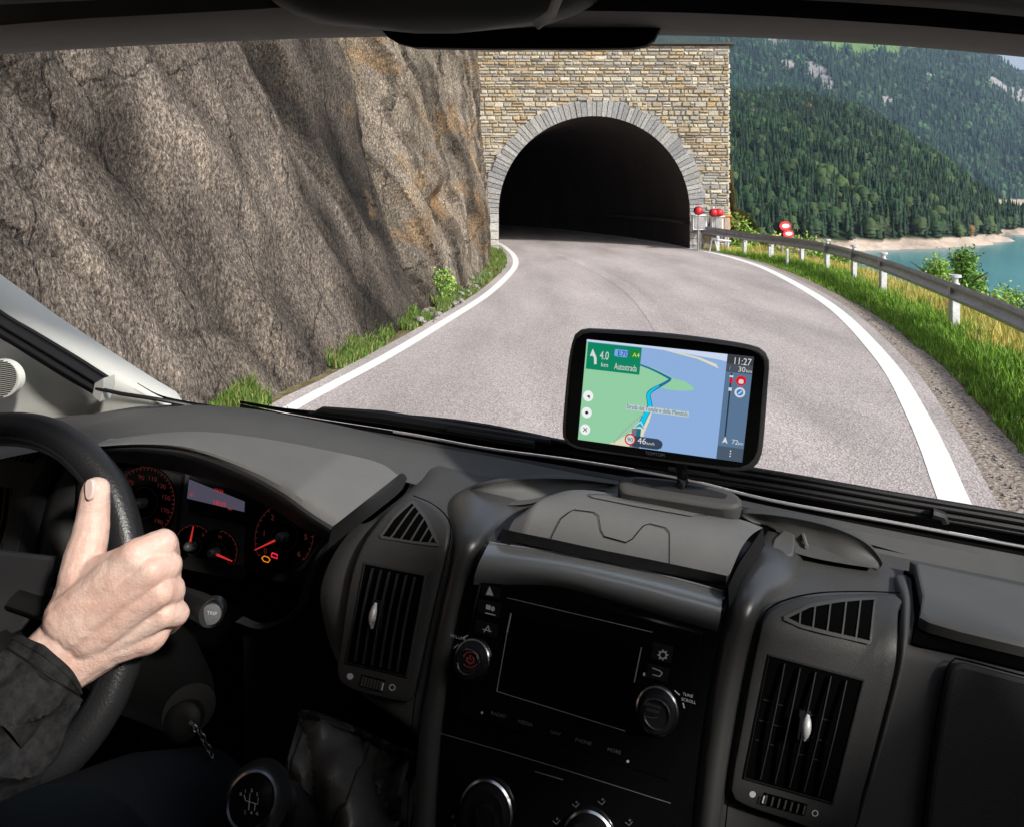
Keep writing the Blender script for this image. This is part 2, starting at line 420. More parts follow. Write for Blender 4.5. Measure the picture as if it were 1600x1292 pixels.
# ---------------- cliff
def cliff_mat():
    m = bpy.data.materials.new('cliff_rock'); m.use_nodes = True; n = m.node_tree.nodes; l = m.node_tree.links; p = n['Principled BSDF']
    p.inputs['Roughness'].default_value = .9; p.inputs['Specular IOR Level'].default_value = .15
    at = n.new('ShaderNodeAttribute'); at.attribute_name = 'Col'
    tc = n.new('ShaderNodeTexCoord')
    def nz(scale, det, rgh, vec): t = n.new('ShaderNodeTexNoise'); t.inputs['Scale'].default_value = scale; t.inputs['Detail'].default_value = det; t.inputs['Roughness'].default_value = rgh; l.new(vec, t.inputs['Vector']); return t
    def ramp(src, *st):
        r = n.new('ShaderNodeValToRGB'); l.new(src, r.inputs[0]); e = r.color_ramp.elements; e[0].position, e[0].color = st[0][0], (*[st[0][1] * q for q in (1, .98, .96)], 1); e[1].position, e[1].color = st[-1][0], (*[st[-1][1] * q for q in (1, .97, .93)], 1)
        for q in st[1:-1]: k = e.new(q[0]); k.color = (q[1], q[1] * .98, q[1] * .96, 1)
        return r
    def mul(x, y): m1 = n.new('ShaderNodeVectorMath'); m1.operation = 'MULTIPLY'; l.new(x, m1.inputs[0]); l.new(y, m1.inputs[1]); return m1.outputs[0]
    O = tc.outputs['Object']
    mp = n.new('ShaderNodeMapping'); mp.inputs['Rotation'].default_value = (math.radians(32), 0, 0); mp.inputs['Scale'].default_value = (1, 1, .28); l.new(O, mp.inputs[0])
    m3 = n.new('ShaderNodeMapping'); m3.inputs['Rotation'].default_value = (math.radians(18), 0, 0); m3.inputs['Scale'].default_value = (1, 1, .5); l.new(O, m3.inputs[0])
    big = nz(1.3, 6, .6, mp.outputs[0]); grain = nz(34, 3, .75, m3.outputs[0]); fine = nz(80, 2, .6, m3.outputs[0])
    wb = n.new('ShaderNodeVectorMath'); wb.operation = 'ADD'; wn = nz(2.5, 3, .6, O); ws = n.new('ShaderNodeVectorMath'); ws.operation = 'SCALE'; ws.inputs['Scale'].default_value = .3; l.new(wn.outputs['Color'], ws.inputs[0]); l.new(mp.outputs[0], wb.inputs[0]); l.new(ws.outputs[0], wb.inputs[1])
    cr = n.new('ShaderNodeTexVoronoi'); cr.feature = 'DISTANCE_TO_EDGE'; cr.inputs['Scale'].default_value = .7; l.new(wb.outputs[0], cr.inputs['Vector'])
    crk = ramp(cr.outputs['Distance'], (0, .42), (.006, .8), (.016, 1.0))
    c = mul(at.outputs['Color'], ramp(big.outputs[0], (.34, .55), (.5, .95), (.66, 1.35)).outputs[0])
    c = mul(c, ramp(grain.outputs[0], (.38, .42), (.5, .95), (.66, 1.9)).outputs[0]); c = mul(c, ramp(fine.outputs[0], (.35, .55), (.65, 1.5)).outputs[0]); c = mul(c, crk.outputs[0])
    l.new(c, p.inputs['Base Color'])
    def bmp(h, st, di, prev=None):
        b = n.new('ShaderNodeBump'); b.inputs['Strength'].default_value = st; b.inputs['Distance'].default_value = di; l.new(h, b.inputs['Height'])
        if prev: l.new(prev.outputs[0], b.inputs['Normal'])
        return b
    b2 = bmp(fine.outputs[0], .7, .012, bmp(grain.outputs[0], 1, .03, bmp(crk.outputs[0], .8, .05, bmp(big.outputs[0], .8, .25))))
    l.new(b2.outputs[0], p.inputs['Normal'])
    return m
M['cliff'] = cliff_mat()
base = [(-6.5, -14), (-4.6, -6), (-4.0, -2), (-3.55, 2), (-3.1, 4.5), (-2.58, 7.0), (-2.0, 9.4), (-1.64, 11.3), (-1.42, 12.6), (-1.15, 15), (-.85, 18), (-.72, 21), (-.80, 24), (-.95, 26.6), (-1.0, 27.6)]
BS = smooth_poly(base, 620); NZ = 230
def ridged(p, k): return 1 - abs(noise.noise(p * k)) * 2
verts = np.zeros((620, NZ, 3)); cols = np.zeros((620, NZ, 3))
for i, (bx, by) in enumerate(BS):
    lean = float(np.interp(by, [-14, 4, 11.6, 12.4, 14, 20, 26, 28], [.22, .27, .29, .34, .26, .14, .065, .06]))
    for j in range(NZ):
        z = -.3 + 13.5 * (j / (NZ - 1)) ** 1.15
        q = Vector((bx, by + .55 * z, z * .45))             # strata fall to the right
        d = .55 * noise.fractal(q * .38, 1, 2.1, 4) + .28 * ridged(q + Vector((4, 1, 2)), .8) + .10 * noise.fractal(Vector((bx, by * 2.2 + z * 1.1, z * .6)), .9, 2, 5)
        amp = min(1, .35 + z * .4)
        m0_ = noise.noise(Vector((by, z, 2)))
        hol = noise.fractal(Vector((0, by * .8 + z * .62, z * .28 - by * .12)), .7, 2.1, 3)      # long slanting hollows
        gra = noise.fractal(Vector((1, by * 2.6 + z * 1.5, z * 1.3)), .7, 2.1, 4)
        gro = max(0, ridged(Vector((0, by * 1.0 + z * .75, z * .35)) + Vector((0, 1, 1)) * .25 * m0_, .9) - .72) / .28
        x = bx - lean * z - .06 * gro * amp + ((d - .25) * .48 + .08 * hol + .04 * gra) * amp
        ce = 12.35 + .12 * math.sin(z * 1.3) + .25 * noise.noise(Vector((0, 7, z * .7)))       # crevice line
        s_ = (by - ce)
        if s_ > 0:
            x -= .75 * min(1, s_ / .18) * math.exp(-max(s_ - .25, 0) / .75) * min(1, z / 1.2 + .15)
            # overlapping slanting beds beyond the crevice
            bq = by * .62 + z * .40 + .55 * noise.fractal(Vector((0, by * .35, z * .3)), 1, 2, 3)
            fr_ = bq - math.floor(bq); fs_ = fr_ if fr_ < .88 else .88 * (1 - fr_) / .12; lvl = .6 + .5 * noise.noise(Vector((math.floor(bq) * 3.7, 0, 0)))
            k_ = min(1, s_) * min(1, z + .2) * float(np.interp(by, [24, 27], [1, .25]))
            x += .42 * lvl * (1 - fs_ ** 2.2 - .35) * k_
            bq2 = by * 2.1 + z * 1.15 + .6 * noise.fractal(Vector((3, by * .9, z * .8)), 1, 2, 3); fr2 = bq2 - math.floor(bq2)
            fr2 = fr2 if fr2 < .8 else .8 * (1 - fr2) / .2; x += .055 * (1 - fr2) * k_ + .07 * noise.fractal(Vector((bx, by * 3 + z * 2.1, z * 1.6)), .8, 2.2, 5) * k_
        pk = math.exp(-(((by - 15.6) / .7) ** 2 + ((z - 1.85) / .35) ** 2)); x -= .5 * pk
        verts[i, j] = (x, by, z)
        m_ = noise.fractal(q * .5 + Vector((9, 9, 9)), 1, 2, 4)
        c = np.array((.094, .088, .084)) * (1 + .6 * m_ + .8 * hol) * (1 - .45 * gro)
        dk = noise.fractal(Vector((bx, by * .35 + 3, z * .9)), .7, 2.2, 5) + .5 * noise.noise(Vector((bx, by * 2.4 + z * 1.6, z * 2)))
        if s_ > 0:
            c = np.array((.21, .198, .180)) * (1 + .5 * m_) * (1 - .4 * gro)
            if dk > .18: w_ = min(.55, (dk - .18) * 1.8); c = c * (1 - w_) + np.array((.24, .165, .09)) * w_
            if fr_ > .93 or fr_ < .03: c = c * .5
            c = c * (1 - .72 * math.exp(-(s_ / .8) ** 2))  # crevice shade painted into the rock colour
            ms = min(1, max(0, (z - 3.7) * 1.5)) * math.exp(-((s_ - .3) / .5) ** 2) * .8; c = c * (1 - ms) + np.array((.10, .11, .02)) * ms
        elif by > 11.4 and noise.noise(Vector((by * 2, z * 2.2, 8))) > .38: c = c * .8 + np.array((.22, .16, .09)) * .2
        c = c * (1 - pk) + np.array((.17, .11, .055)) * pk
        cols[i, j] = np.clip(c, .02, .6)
idx = np.arange(620 * NZ).reshape(620, NZ)
fc = np.stack([idx[:-1, :-1].ravel(), idx[1:, :-1].ravel(), idx[1:, 1:].ravel(), idx[:-1, 1:].ravel()], 1)
# back of the crag so that it is a solid mass
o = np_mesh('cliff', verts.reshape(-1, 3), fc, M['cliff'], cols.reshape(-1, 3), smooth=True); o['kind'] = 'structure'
top = verts[:, -1]; rows = [[tuple(p) for p in top[::10]], [(p[0] - 6, p[1] + .5, 16) for p in top[::10]], [(p[0] - 22, p[1] + 2, 24) for p in top[::10]], [(p[0] - 40, p[1] + 2, -1) for p in top[::10]]]
M['cliff_top'] = mat('cliff_crown', (.10, .10, .06), .9, color2=(.2, .18, .14), vscale=.8)
MB().grid(rows).build('cliff_shoulder', M['cliff_top'])['kind'] = 'structure'

# ---------------- tunnel portal
YW = 27.0; CX = 3.03; RR = 3.52; ZS = 1.36
tp = empty('tunnel_portal', (CX, YW, 0), 'square rubble stone tunnel portal with a round grey arch around a dark bore', 'tunnel')
X0, X1, ZT = -1.5, 8.0, 7.5
mb = MB()
def in_arch(x, z, r): return (z < ZS and abs(x - CX) < r) or math.hypot(x - CX, z - ZS) < r
arc = [(CX + RR * math.cos(math.radians(a)), ZS + RR * math.sin(math.radians(a))) for a in np.linspace(0, 180, 49)]
prof = [(CX + RR, -.3)] + arc + [(CX - RR, -.3)]
outp = []
for (x, z) in prof:                                           # outline of the wall matched to each arch vertex
    dx, dz = x - CX, z - ZS; 
    if z <= 0: outp.append((X1 if x > CX else X0, -.3)); continue
    k = min((X1 - CX) / dx if dx > 1e-6 else 1e9, (X0 - CX) / dx if dx < -1e-6 else 1e9, (ZT - ZS) / dz if dz > 1e-6 else 1e9)
    outp.append((CX + dx * k, ZS + dz * k))
mb.grid([[(x, YW + .03, z) for x, z in outp], [(x, YW + .03, z) for x, z in prof]])
for X in (X1,): mb.add([(X, YW + .03, -.3), (X, YW + 1.6, -.3), (X, YW + 1.6, ZT), (X, YW + .03, ZT)], [(0, 1, 2, 3)])
for xx in (X0, X1):
    kx = min(range(len(outp)), key=lambda i: abs(outp[i][0] - xx) + abs(outp[i][1] - ZT)); a, b = outp[kx - 1], outp[(kx + 1) % len(outp)]
    mb.add([(xx, YW + .03, ZT), (a[0], YW + .03, a[1]), (b[0], YW + .03, b[1]), (outp[kx][0], YW + .03, outp[kx][1])], [(0, 1, 3, 2)])
mb.add([(X0, YW + .03, ZT), (X1, YW + .03, ZT), (X1, YW + 1.6, ZT), (X0, YW + 1.6, ZT)], [(0, 1, 2, 3)])
mb.build('wall_core', M['mortar'], tp, smooth=False)
pal = [(.46, .39, .28), (.52, .46, .34), (.44, .40, .32), (.40, .38, .34), (.56, .50, .38), (.42, .35, .25), (.38, .37, .35), (.50, .38, .22), (.62, .58, .48), (.50, .47, .40)]
def stone_block(mb, x0, x1, z0, z1, yf, c, ax='x', X=0):
    g = .016; b = .03; d = .035 + random.random() * .045
    x0 += g * random.random(); x1 -= g; z0 += g * random.random(); z1 -= g
    j = lambda: random.uniform(-.018, .018)
    back = [(x0, z0), (x1, z0), (x1, z1), (x0, z1)]
    fr = [(x0 + b + j(), z0 + b + j() * .5), (x1 - b + j(), z0 + b * .8 + j() * .5), (x1 - b + j(), z1 - b + j() * .5), (x0 + b + j(), z1 - b * .8 + j() * .5)]
    mid = [(p[0] * .5 + q[0] * .5, p[1] * .5 + q[1] * .5) for p, q in zip(back, fr)]
    mk = lambda L, dd: [((a, yf - dd, h) if ax == 'x' else (X + dd, a, h)) for a, h in L]
    vs = mk(back, 0) + mk(mid, d * .7) + mk(fr, d + j())
    fs = [(i, (i + 1) % 4, 4 + (i + 1) % 4, 4 + i) for i in range(4)] + [(4 + i, 4 + (i + 1) % 4, 8 + (i + 1) % 4, 8 + i) for i in range(4)] + [(8, 9, 10, 11)]
    mb.add(vs, fs, c)
mb = MB(); z = -.1
while z < ZT - .05:
    h = random.choice([.07, .09, .11, .12, .14, .17, .2]); h = min(h, ZT - z); x = X0 + random.uniform(-.2, 0)
    while x < X1:
        wd = random.uniform(.12, .46) * (1 if h > .12 else 1.3); xe = min(x + wd, X1 + .02)
        if xe - x > .06:
            zz = [(z, z + h)]
            if h > .19 and random.random() < .4: zz = [(z, z + h * .5), (z + h * .5, z + h)]
            for a, b in zz:
                mx_, mz = (x + xe) / 2, (a + b) / 2
                if not in_arch(mx_, mz, RR + (.62 if mz > ZS else .30)):
                    c = random.choice(pal); k = random.uniform(.68, 1.0); low = 1 - .0 * (mz < 2)
                    if mz < 3.2 and random.random() < .5: c = (.36, .36, .34)
                    stone_block(mb, x, xe, a, b, YW + .03, tuple(q * k * low for q in c))
        x = xe
    z += h
z = -.1
while z < ZT - .05:
    h = random.choice([.12, .14, .17, .2, .24]); h = min(h, ZT - z); y = YW + .03
    while y < YW + 1.5:
        ye = min(y + random.uniform(.25, .6), YW + 1.6); c = random.choice(pal); stone_block(mb, y, ye, z, z + h, 0, c, 'y', X1); y = ye
    z += h
mb.build('stone_facing', M['stone'], tp, smooth=False)
mb = MB(); a = 0.0                                           # arch ring of narrow voussoirs
while a < 180:
    da = random.uniform(2.0, 3.4); b_ = min(a + da - .35, 180); r1 = RR + .58 + random.uniform(-.07, .06); c = random.choice([(.40, .40, .40), (.33, .34, .35), (.45, .45, .44), (.37, .37, .36)]); pr = .05 + random.random() * .05
    k = random.uniform(.64, .84); c = tuple(q * k for q in c)
    q = [(CX + r * math.cos(math.radians(t)), ZS + r * math.sin(math.radians(t))) for r, t in ((RR, a), (r1, a), (r1, b_), (RR, b_))]
    vs = [(x, YW + .05, z_) for x, z_ in q] + [(x, YW - pr, z_) for x, z_ in q]
    mb.add(vs, [(4, 5, 6, 7), (0, 1, 5, 4), (1, 2, 6, 5), (2, 3, 7, 6), (3, 0, 4, 7)], c); a += da
for sx in (-1, 1):
    z = -.2
    while z < ZS - .03:
        h = min(random.uniform(.22, .34), ZS - z); wd = random.uniform(.34, .5); c = random.choice([(.40, .40, .39), (.34, .34, .33), (.48, .47, .44)])
        xa, xb = CX + sx * RR, CX + sx * (RR + wd)
        mb.box(((xa + xb) / 2, YW - .02, z + h / 2), ((abs(xb - xa) / 2, 0, 0), (0, .07, 0), (0, 0, h / 2 - .012)), c); z += h
mb.build('arch_ring', M['stone'], tp, smooth=False)
# bore following the road round to the left
def bore_rows(r, t0=0):
    cl = smooth_poly([(CX, YW), (2.75, 31), (1.2, 36), (-1.8, 42), (-6, 48), (-12, 53)], 20); tt = np.gradient(cl, axis=0); tt /= np.linalg.norm(tt, axis=1)[:, None]; rows = []
    for i in range(20):
        nx = np.array([tt[i][1], -tt[i][0]])
        if i == 0: nx = np.array([1, 0])
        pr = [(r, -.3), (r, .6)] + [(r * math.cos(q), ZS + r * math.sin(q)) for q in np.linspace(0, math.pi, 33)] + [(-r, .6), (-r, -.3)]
        rows.append([(cl[i][0] + nx[0] * x, cl[i][1] + nx[1] * x, z_) for x, z_ in pr])
    return rows
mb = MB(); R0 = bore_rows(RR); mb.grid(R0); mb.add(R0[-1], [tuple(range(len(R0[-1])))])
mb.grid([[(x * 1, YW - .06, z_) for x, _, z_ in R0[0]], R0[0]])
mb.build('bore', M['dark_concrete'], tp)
mb = MB()                                                   # kerb ledge inside the bore on the lake side
cl = smooth_poly([(CX + RR - .06, YW), (6.1, 31), (4.3, 36.5), (1.0, 43)], 14)
mb.grid([[(x - .0, y, 1.02) for x, y in cl], [(x - .16, y, 1.0) for x, y in cl], [(x - .16, y, .9) for x, y in cl], [(x, y, .86) for x, y in cl]]); mb.build('bore_ledge', M['dark_concrete'], tp)
mb = MB(); mb.box(((X0 + 8.2) / 2, YW + .75, ZT + .05), (((8.2 - X0) / 2, 0, 0), (0, .9, 0), (0, 0, .04))); mb.build('coping', mat('dark_coping', (.02, .02, .025), .5), tp, smooth=False)
# rocky bank that carries the tunnel
rows = []; rowc = []
for y in np.linspace(YW + 1.0, 75, 50):
    r = []
    for x in np.linspace(-14, 13.5, 70):
        t = (x - 8.15) / 2.6
        z_ = 6.6 if t < 0 else 6.6 - 4.6 * min(1, t * 6) - 3.6 * max(0, t) ** 1.3
        z_ += .45 * noise.fractal(Vector((x * .7, y * .7, 0)), 1, 2, 4) * (1 if t > 0 else .3)
        r.append((x + .3 * noise.noise(Vector((y, x, 4))), y, min(z_, 6.9) if y > YW + 1.7 else min(z_, 6.0)))
    rows.append(r)
M['bank'] = mat('overgrown_rock', (.16, .20, .06), .9, color2=(.50, .44, .34), vscale=2.2, bump=1, bscale=8, bdist=.1, spec=.1)
MB().grid(rows).build('tunnel_hillside', M['bank'])['kind'] = 'structure'

# ---------------- lake and mountains
LZ = -30.0
def lake_mat():
    m = mat('lake_water', (.04, .22, .24), .2, spec=.5, bump=.25, bscale=.9, bdist=.06, stretch=(1, .3, 1), color2=(.07, .30, .31), vscale=.012); return m
MB().grid([[(x, y, LZ) for x in np.linspace(-400, 7000, 30)] for y in np.linspace(40, 7000, 40)]).build('lake', lake_mat())['kind'] = 'structure'

def interp(tab, x): a = np.array(tab, float); return float(np.interp(x, a[:, 0], a[:, 1]))
def mountain(name, shore_d, ridge_y, ridge_d, px0, px1, nx, ny, power, namp, colfun, m, nsc):
    V_ = np.zeros((nx, ny, 3)); C_ = np.zeros((nx, ny, 3)); S_ = np.zeros((nx, ny, 2))
    for i in range(nx):
        px = px0 + (px1 - px0) * i / (nx - 1); d0 = interp(shore_d, px); d1 = interp(ridge_d, px); yr = interp(ridge_y, px); zr = EYE - (yr - 300) / F * d1
        for j in range(ny):
            t = j / (ny - 1); d = d0 + (d1 - d0) * t; z = LZ - 3 + (zr - LZ + 3) * t ** power; X = (px - 800) / F * d
            nz = noise.fractal(Vector((X * nsc, d * nsc, z * nsc * .5)), .9, 2.1, 6) * namp * min(1, t * 6) * (1 if t < .8 else max(.12, (1 - t) * 5))
            g = noise.fractal(Vector((X * nsc * .35, 0, 3)), 1, 2, 3) * namp * .8 * min(1, t * 3) * (1 - t * .9)
            z += nz + g; V_[i, j] = (X, d, z); sy = 300 + F * (EYE - z) / d; S_[i, j] = (px, sy); C_[i, j] = colfun(px, sy, z, X, d, t)
    id_ = np.arange(nx * ny).reshape(nx, ny); fc = np.stack([id_[:-1, :-1].ravel(), id_[1:, :-1].ravel(), id_[1:, 1:].ravel(), id_[:-1, 1:].ravel()], 1)
    # far side falls away
    o = np_mesh(name, V_.reshape(-1, 3), fc, m, C_.reshape(-1, 3), smooth=True); o['kind'] = 'structure'
    return V_, C_, S_
def blob(px, y, cx, cy, rx, ry, rot=0):
    a = math.radians(rot); dx, dy = px - cx, y - cy; x_ = dx * math.cos(a) + dy * math.sin(a); y_ = -dx * math.sin(a) + dy * math.cos(a)
    return (x_ / rx) ** 2 + (y_ / ry) ** 2 + .9 * noise.fractal(Vector((px * .06, y * .06, 1)), .8, 2, 4)
ROCKS1 = [(1180, 175, 9, 4, 35)]
ROCKS2 = [(1280, 118, 26, 13, 35), (1232, 100, 16, 5, 10), (1383, 158, 14, 7, 20), (1452, 118, 11, 4, 10), (1212, 66, 22, 8, 0), (1503, 250, 9, 4, 40), (1560, 135, 26, 7, 35), (1590, 150, 20, 12, 20)]
def col1(px, sy, z, X, d, t):
    c = (.030, .045, .018)
    if z < LZ + 4.6 + 1.4 * noise.noise(Vector((X * .05, 0, 0))): c = (.46, .37, .30)
    for r in ROCKS1:
        if blob(px, sy, *r) < 1: c = (.30, .29, .28)
    return c
def col2(px, sy, z, X, d, t):
    c = (.030, .048, .022)
    if z < LZ + 14: c = (.42, .35, .28)
    if blob(px, sy, 1350, 70, 82, 17, 4) < 1.0: c = (.12, .20, .06)
    for r in ROCKS2:
        if blob(px, sy, *r) < 1: c = (.30, .29, .28)
    return c
M['mount'] = mat('mountain_ground', (.1, .1, .1), .95, attr=True, var=.45, vscale=.08, spec=.05, bump=.8, bscale=.15, bdist=2.5)
sh1 = [(1000, 372), (1300, 388), (1450, 398), (1600, 450), (1700, 500), (2000, 580)]
rd1 = [(1000, 130), (1138, 150), (1200, 150), (1260, 152), (1330, 172), (1400, 207), (1480, 265), (1545, 318), (1565, 343), (1600, 352), (1700, 366), (2000, 380)]
dd1 = [(1000, 1000), (1260, 950), (1400, 850), (1545, 660), (1600, 600), (1700, 620), (2000, 700)]
V1, C1, S1 = mountain('lakeside_mountain', sh1, rd1, dd1, 1000, 1900, 170, 100, .85, 14, col1, M['mount'], .012)
sh2 = [(1000, 1500), (1500, 1600), (1600, 1650), (1700, 1700), (2000, 1800)]
rd2 = [(1000, 20), (1300, -10), (1430, 20), (1480, 42), (1510, 62), (1535, 76), (1565, 98), (1600, 124), (1700, 190), (1900, 240)]
dd2 = [(1000, 2700), (1600, 2900), (1900, 3100)]
V2, C2, S2 = mountain('far_mountain', sh2, rd2, dd2, 1000, 1900, 200, 140, .95, 55, col2, M['mount'], .0035)
rd3 = [(1000, 150), (1500, 125), (1580, 112), (1660, 104), (1750, 130), (2000, 170)]
mountain('horizon_mountain', [(1000, 3400), (2000, 3400)], rd3, [(1000, 5200), (2000, 5200)], 1300, 1900, 60, 20, 1, 60, lambda *a: (.035, .05, .03), M['mount'], .002)

def forest(name, V_, C_, S_, n, h0, h1, seg, layers, group, label, pxr, ymin, seed, haze_tint=1.0):
    rng = np.random.default_rng(seed); nx, ny = V_.shape[:2]; pts = []; hs_ = []; cs = []
    tries = 0
    while len(pts) < n and tries < n * 14:
        tries += 1; i = rng.random() * (nx - 1.001); j = (rng.random() ** .9) * (ny - 1.001); a, b = int(i), int(j); fi, fj = i - a, j - b
        s = S_[a, b]
        if s[0] < pxr[0] or s[0] > pxr[1] or s[1] < ymin: continue
        c = C_[a, b]
        if c[0] > .033 and not (c[1] < .25 and c[0] < .13 and rng.random() < .015): 
            if not (c[0] > .25 and c[0] < .31 and rng.random() < .10): continue
        p = (V_[a, b] * (1 - fi) * (1 - fj) + V_[a + 1, b] * fi * (1 - fj) + V_[a, b + 1] * (1 - fi) * fj + V_[a + 1, b + 1] * fi * fj)
        if p[2] < LZ + 3.5: continue
        pts.append(p); hs_.append(h0 + (h1 - h0) * rng.random() ** 1.4)
        g = noise.noise(Vector((p[0] * .012, p[1] * .012, 0)))
        k = rng.random()
        base = (np.array((.010, .031, .010)) if k < .66 else np.array((.017, .046, .011)) if k < .93 else np.array((.040, .068, .016))) * haze_tint
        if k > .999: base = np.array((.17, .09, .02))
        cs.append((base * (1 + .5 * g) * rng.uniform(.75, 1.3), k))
    allv = []; allf = []; allc = []; nb = 0
    for p, h, (c, k) in zip(pts, hs_, cs):
        rot = rng.random() * 6.28; dec = k > .86; vv = []; ff = []; cc = []
        W0 = h * (.17 if not dec else .34) * rng.uniform(.85, 1.25); hh = h * (.72 if dec else 1)
        for L in range(layers):
            f0 = L / layers; z0 = hh * (.06 + .86 * f0); z1 = min(hh, z0 + hh * (1.35 / layers + .08)); r0 = W0 * ((1 - f0) ** .85 if not dec else math.sin(math.pi * (.22 + .7 * f0))) 
            b0 = len(vv)
            for q in range(seg):
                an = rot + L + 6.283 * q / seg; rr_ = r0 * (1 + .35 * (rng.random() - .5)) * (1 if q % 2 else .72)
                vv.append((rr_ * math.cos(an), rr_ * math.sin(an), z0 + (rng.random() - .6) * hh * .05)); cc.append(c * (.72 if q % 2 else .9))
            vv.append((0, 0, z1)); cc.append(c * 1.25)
            if dec:
                for q in range(seg): vv.append((vv[b0 + q][0] * .75, vv[b0 + q][1] * .75, z0 + (z1 - z0) * .75)); cc.append(c * 1.1)
                for q in range(seg):
                    q2 = (q + 1) % seg
                    ff.append((b0 + q, b0 + q2, b0 + seg + 1 + q2)); ff.append((b0 + q, b0 + seg + 1 + q2, b0 + seg + 1 + q)); ff.append((b0 + seg + 1 + q, b0 + seg + 1 + q2, b0 + seg))
            else:
                for q in range(seg): ff.append((b0 + q, b0 + (q + 1) % seg, b0 + seg))
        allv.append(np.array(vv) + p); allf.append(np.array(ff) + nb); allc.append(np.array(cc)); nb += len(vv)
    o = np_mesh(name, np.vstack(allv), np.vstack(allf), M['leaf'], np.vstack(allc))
    tag(o, label, 'forest', kind='stuff')
forest('lakeside_forest', V1, C1, S1, 7600, 8, 17, 7, 5, None, 'dense dark conifer forest rising straight from the far lake shore', (1100, 1700), 90, 3)
forest('mountain_forest', V2, C2, S2, 15000, 16, 34, 5, 3, None, 'hazy blue green forest covering the high mountain beyond the lake', (1110, 1660), 10, 4, np.array((1.1, 1.35, 1.9)))  # bluer tint puts distance haze into the tree colours

# ---------------- trees, shrubs, grass
def leaves(n, cen, rad, size, cols_, rng, shape='round', clump=14):
    vs = []; cs = []
    cl = []
    for _ in range(clump):
        while True:
            q = rng.uniform(-1, 1, 3)
            if np.linalg.norm(q) < 1: break
        if shape == 'cone': f = rng.random(); a = rng.random() * 6.283; rr_ = (1 - f) ** .8 * rng.uniform(.35, 1); q = np.array((rr_ * math.cos(a), rr_ * math.sin(a), f * 2 - 1))
        cl.append((q, rng.uniform(.7, 1.25)))
    for _ in range(n):
        q, k = cl[rng.integers(len(cl))]; p = q * .8 + rng.normal(0, .17, 3) * (np.array((1, 1, .7)) if shape != 'cone' else np.array((.9, .9, .5)))
        c = np.array(cols_[rng.integers(len(cols_))]) * k * rng.uniform(.7, 1.3)
        p = np.array(cen) + p * np.array(rad); a = rng.normal(0, 1, 3); a /= np.linalg.norm(a); b = np.cross(a, rng.normal(0, 1, 3)); b /= np.linalg.norm(b); s = size * rng.uniform(.6, 1.3)
        vs += [p - a * s, p + b * s * .5, p + a * s, p - b * s * .5]; cs += [c] * 4
    return np.array(vs), np.arange(len(vs)).reshape(-1, 4), np.array(cs)
def tree(name, loc, h, r, label, cat, cols_, n=1600, size=.12, shape='round', group=None, seed=0, trunk=True, crownlow=.2):
    rng = np.random.default_rng(seed); e = empty(name, loc, label, cat, group)
    cz = h * (crownlow + 1) / 2; v, f, c = leaves(n, (0, 0, cz), (r, r, h * (1 - crownlow) / 2), size, cols_, rng, shape, 70)
    np_mesh('crown' if trunk else 'foliage', v, f, M['leaf'], c, e)
    mb = MB(); L = Vector(loc)
    mb.tube([L + Vector((0, 0, -.4)), L + Vector((.03 * h, 0, h * .4)), L + Vector((0, .02 * h, h * .9))], [h * .022, h * .014, h * .003], 7)
    for k in range(7):
        a = rng.random() * 6.28; z0 = h * (.2 + .6 * rng.random()); rr_ = r * .7
        mb.tube([L + Vector((0, 0, z0)), L + Vector((math.cos(a) * rr_ * .6, math.sin(a) * rr_ * .6, z0 + h * .08)), L + Vector((math.cos(a) * rr_, math.sin(a) * rr_, z0 + h * .12))], [h * .008, h * .005, h * .002], 5)
    mb.build('trunk' if trunk else 'stems', M['bark'], e)
    return e
GRN = [(.18, .36, .06), (.14, .30, .05), (.26, .42, .08), (.34, .44, .10)]
YEL = [(.44, .38, .10), (.22, .24, .06), (.16, .22, .05)]
def place_px(px, ytop, d, h): p = P(px, ytop, d); return (p.x, p.y, p.z - h)
tree('slender_tree', place_px(1463, 386, 38, 9), 9, 1.7, 'slender bushy green tree on the lake bank, left of the pointed darker one', 'tree', GRN, 11000, .10, 'cone', 'young trees on the lake bank', 1)
tree('slender_tree', place_px(1506, 384, 40, 9), 9, 1.9, 'pointed darker green tree standing alone against the turquoise water', 'tree', [(.14, .30, .05), (.10, .24, .05), (.20, .34, .07)], 11000, .11, 'cone', 'young trees on the lake bank', 2)
tree('round_bush', place_px(1590, 432, 30, 5), 5, 1.7, 'round bright green bush cut by the edge of the view above the guardrail', 'bush', GRN, 7000, .08, 'round', None, 3, False, .1)
tree('round_bush', place_px(1550, 458, 26, 2.6), 2.6, 1.3, 'low yellow green bush just behind the guardrail near the water', 'bush', YEL + GRN, 1600, .09, 'round', None, 4, False, .1)
tree('slender_tree', place_px(1527, 420, 42, 6), 6, 1.2, 'small feathery green tree tucked between the pointed tree and the round bush', 'tree', GRN, 4000, .09, 'cone', 'young trees on the lake bank', 22)
k = 10
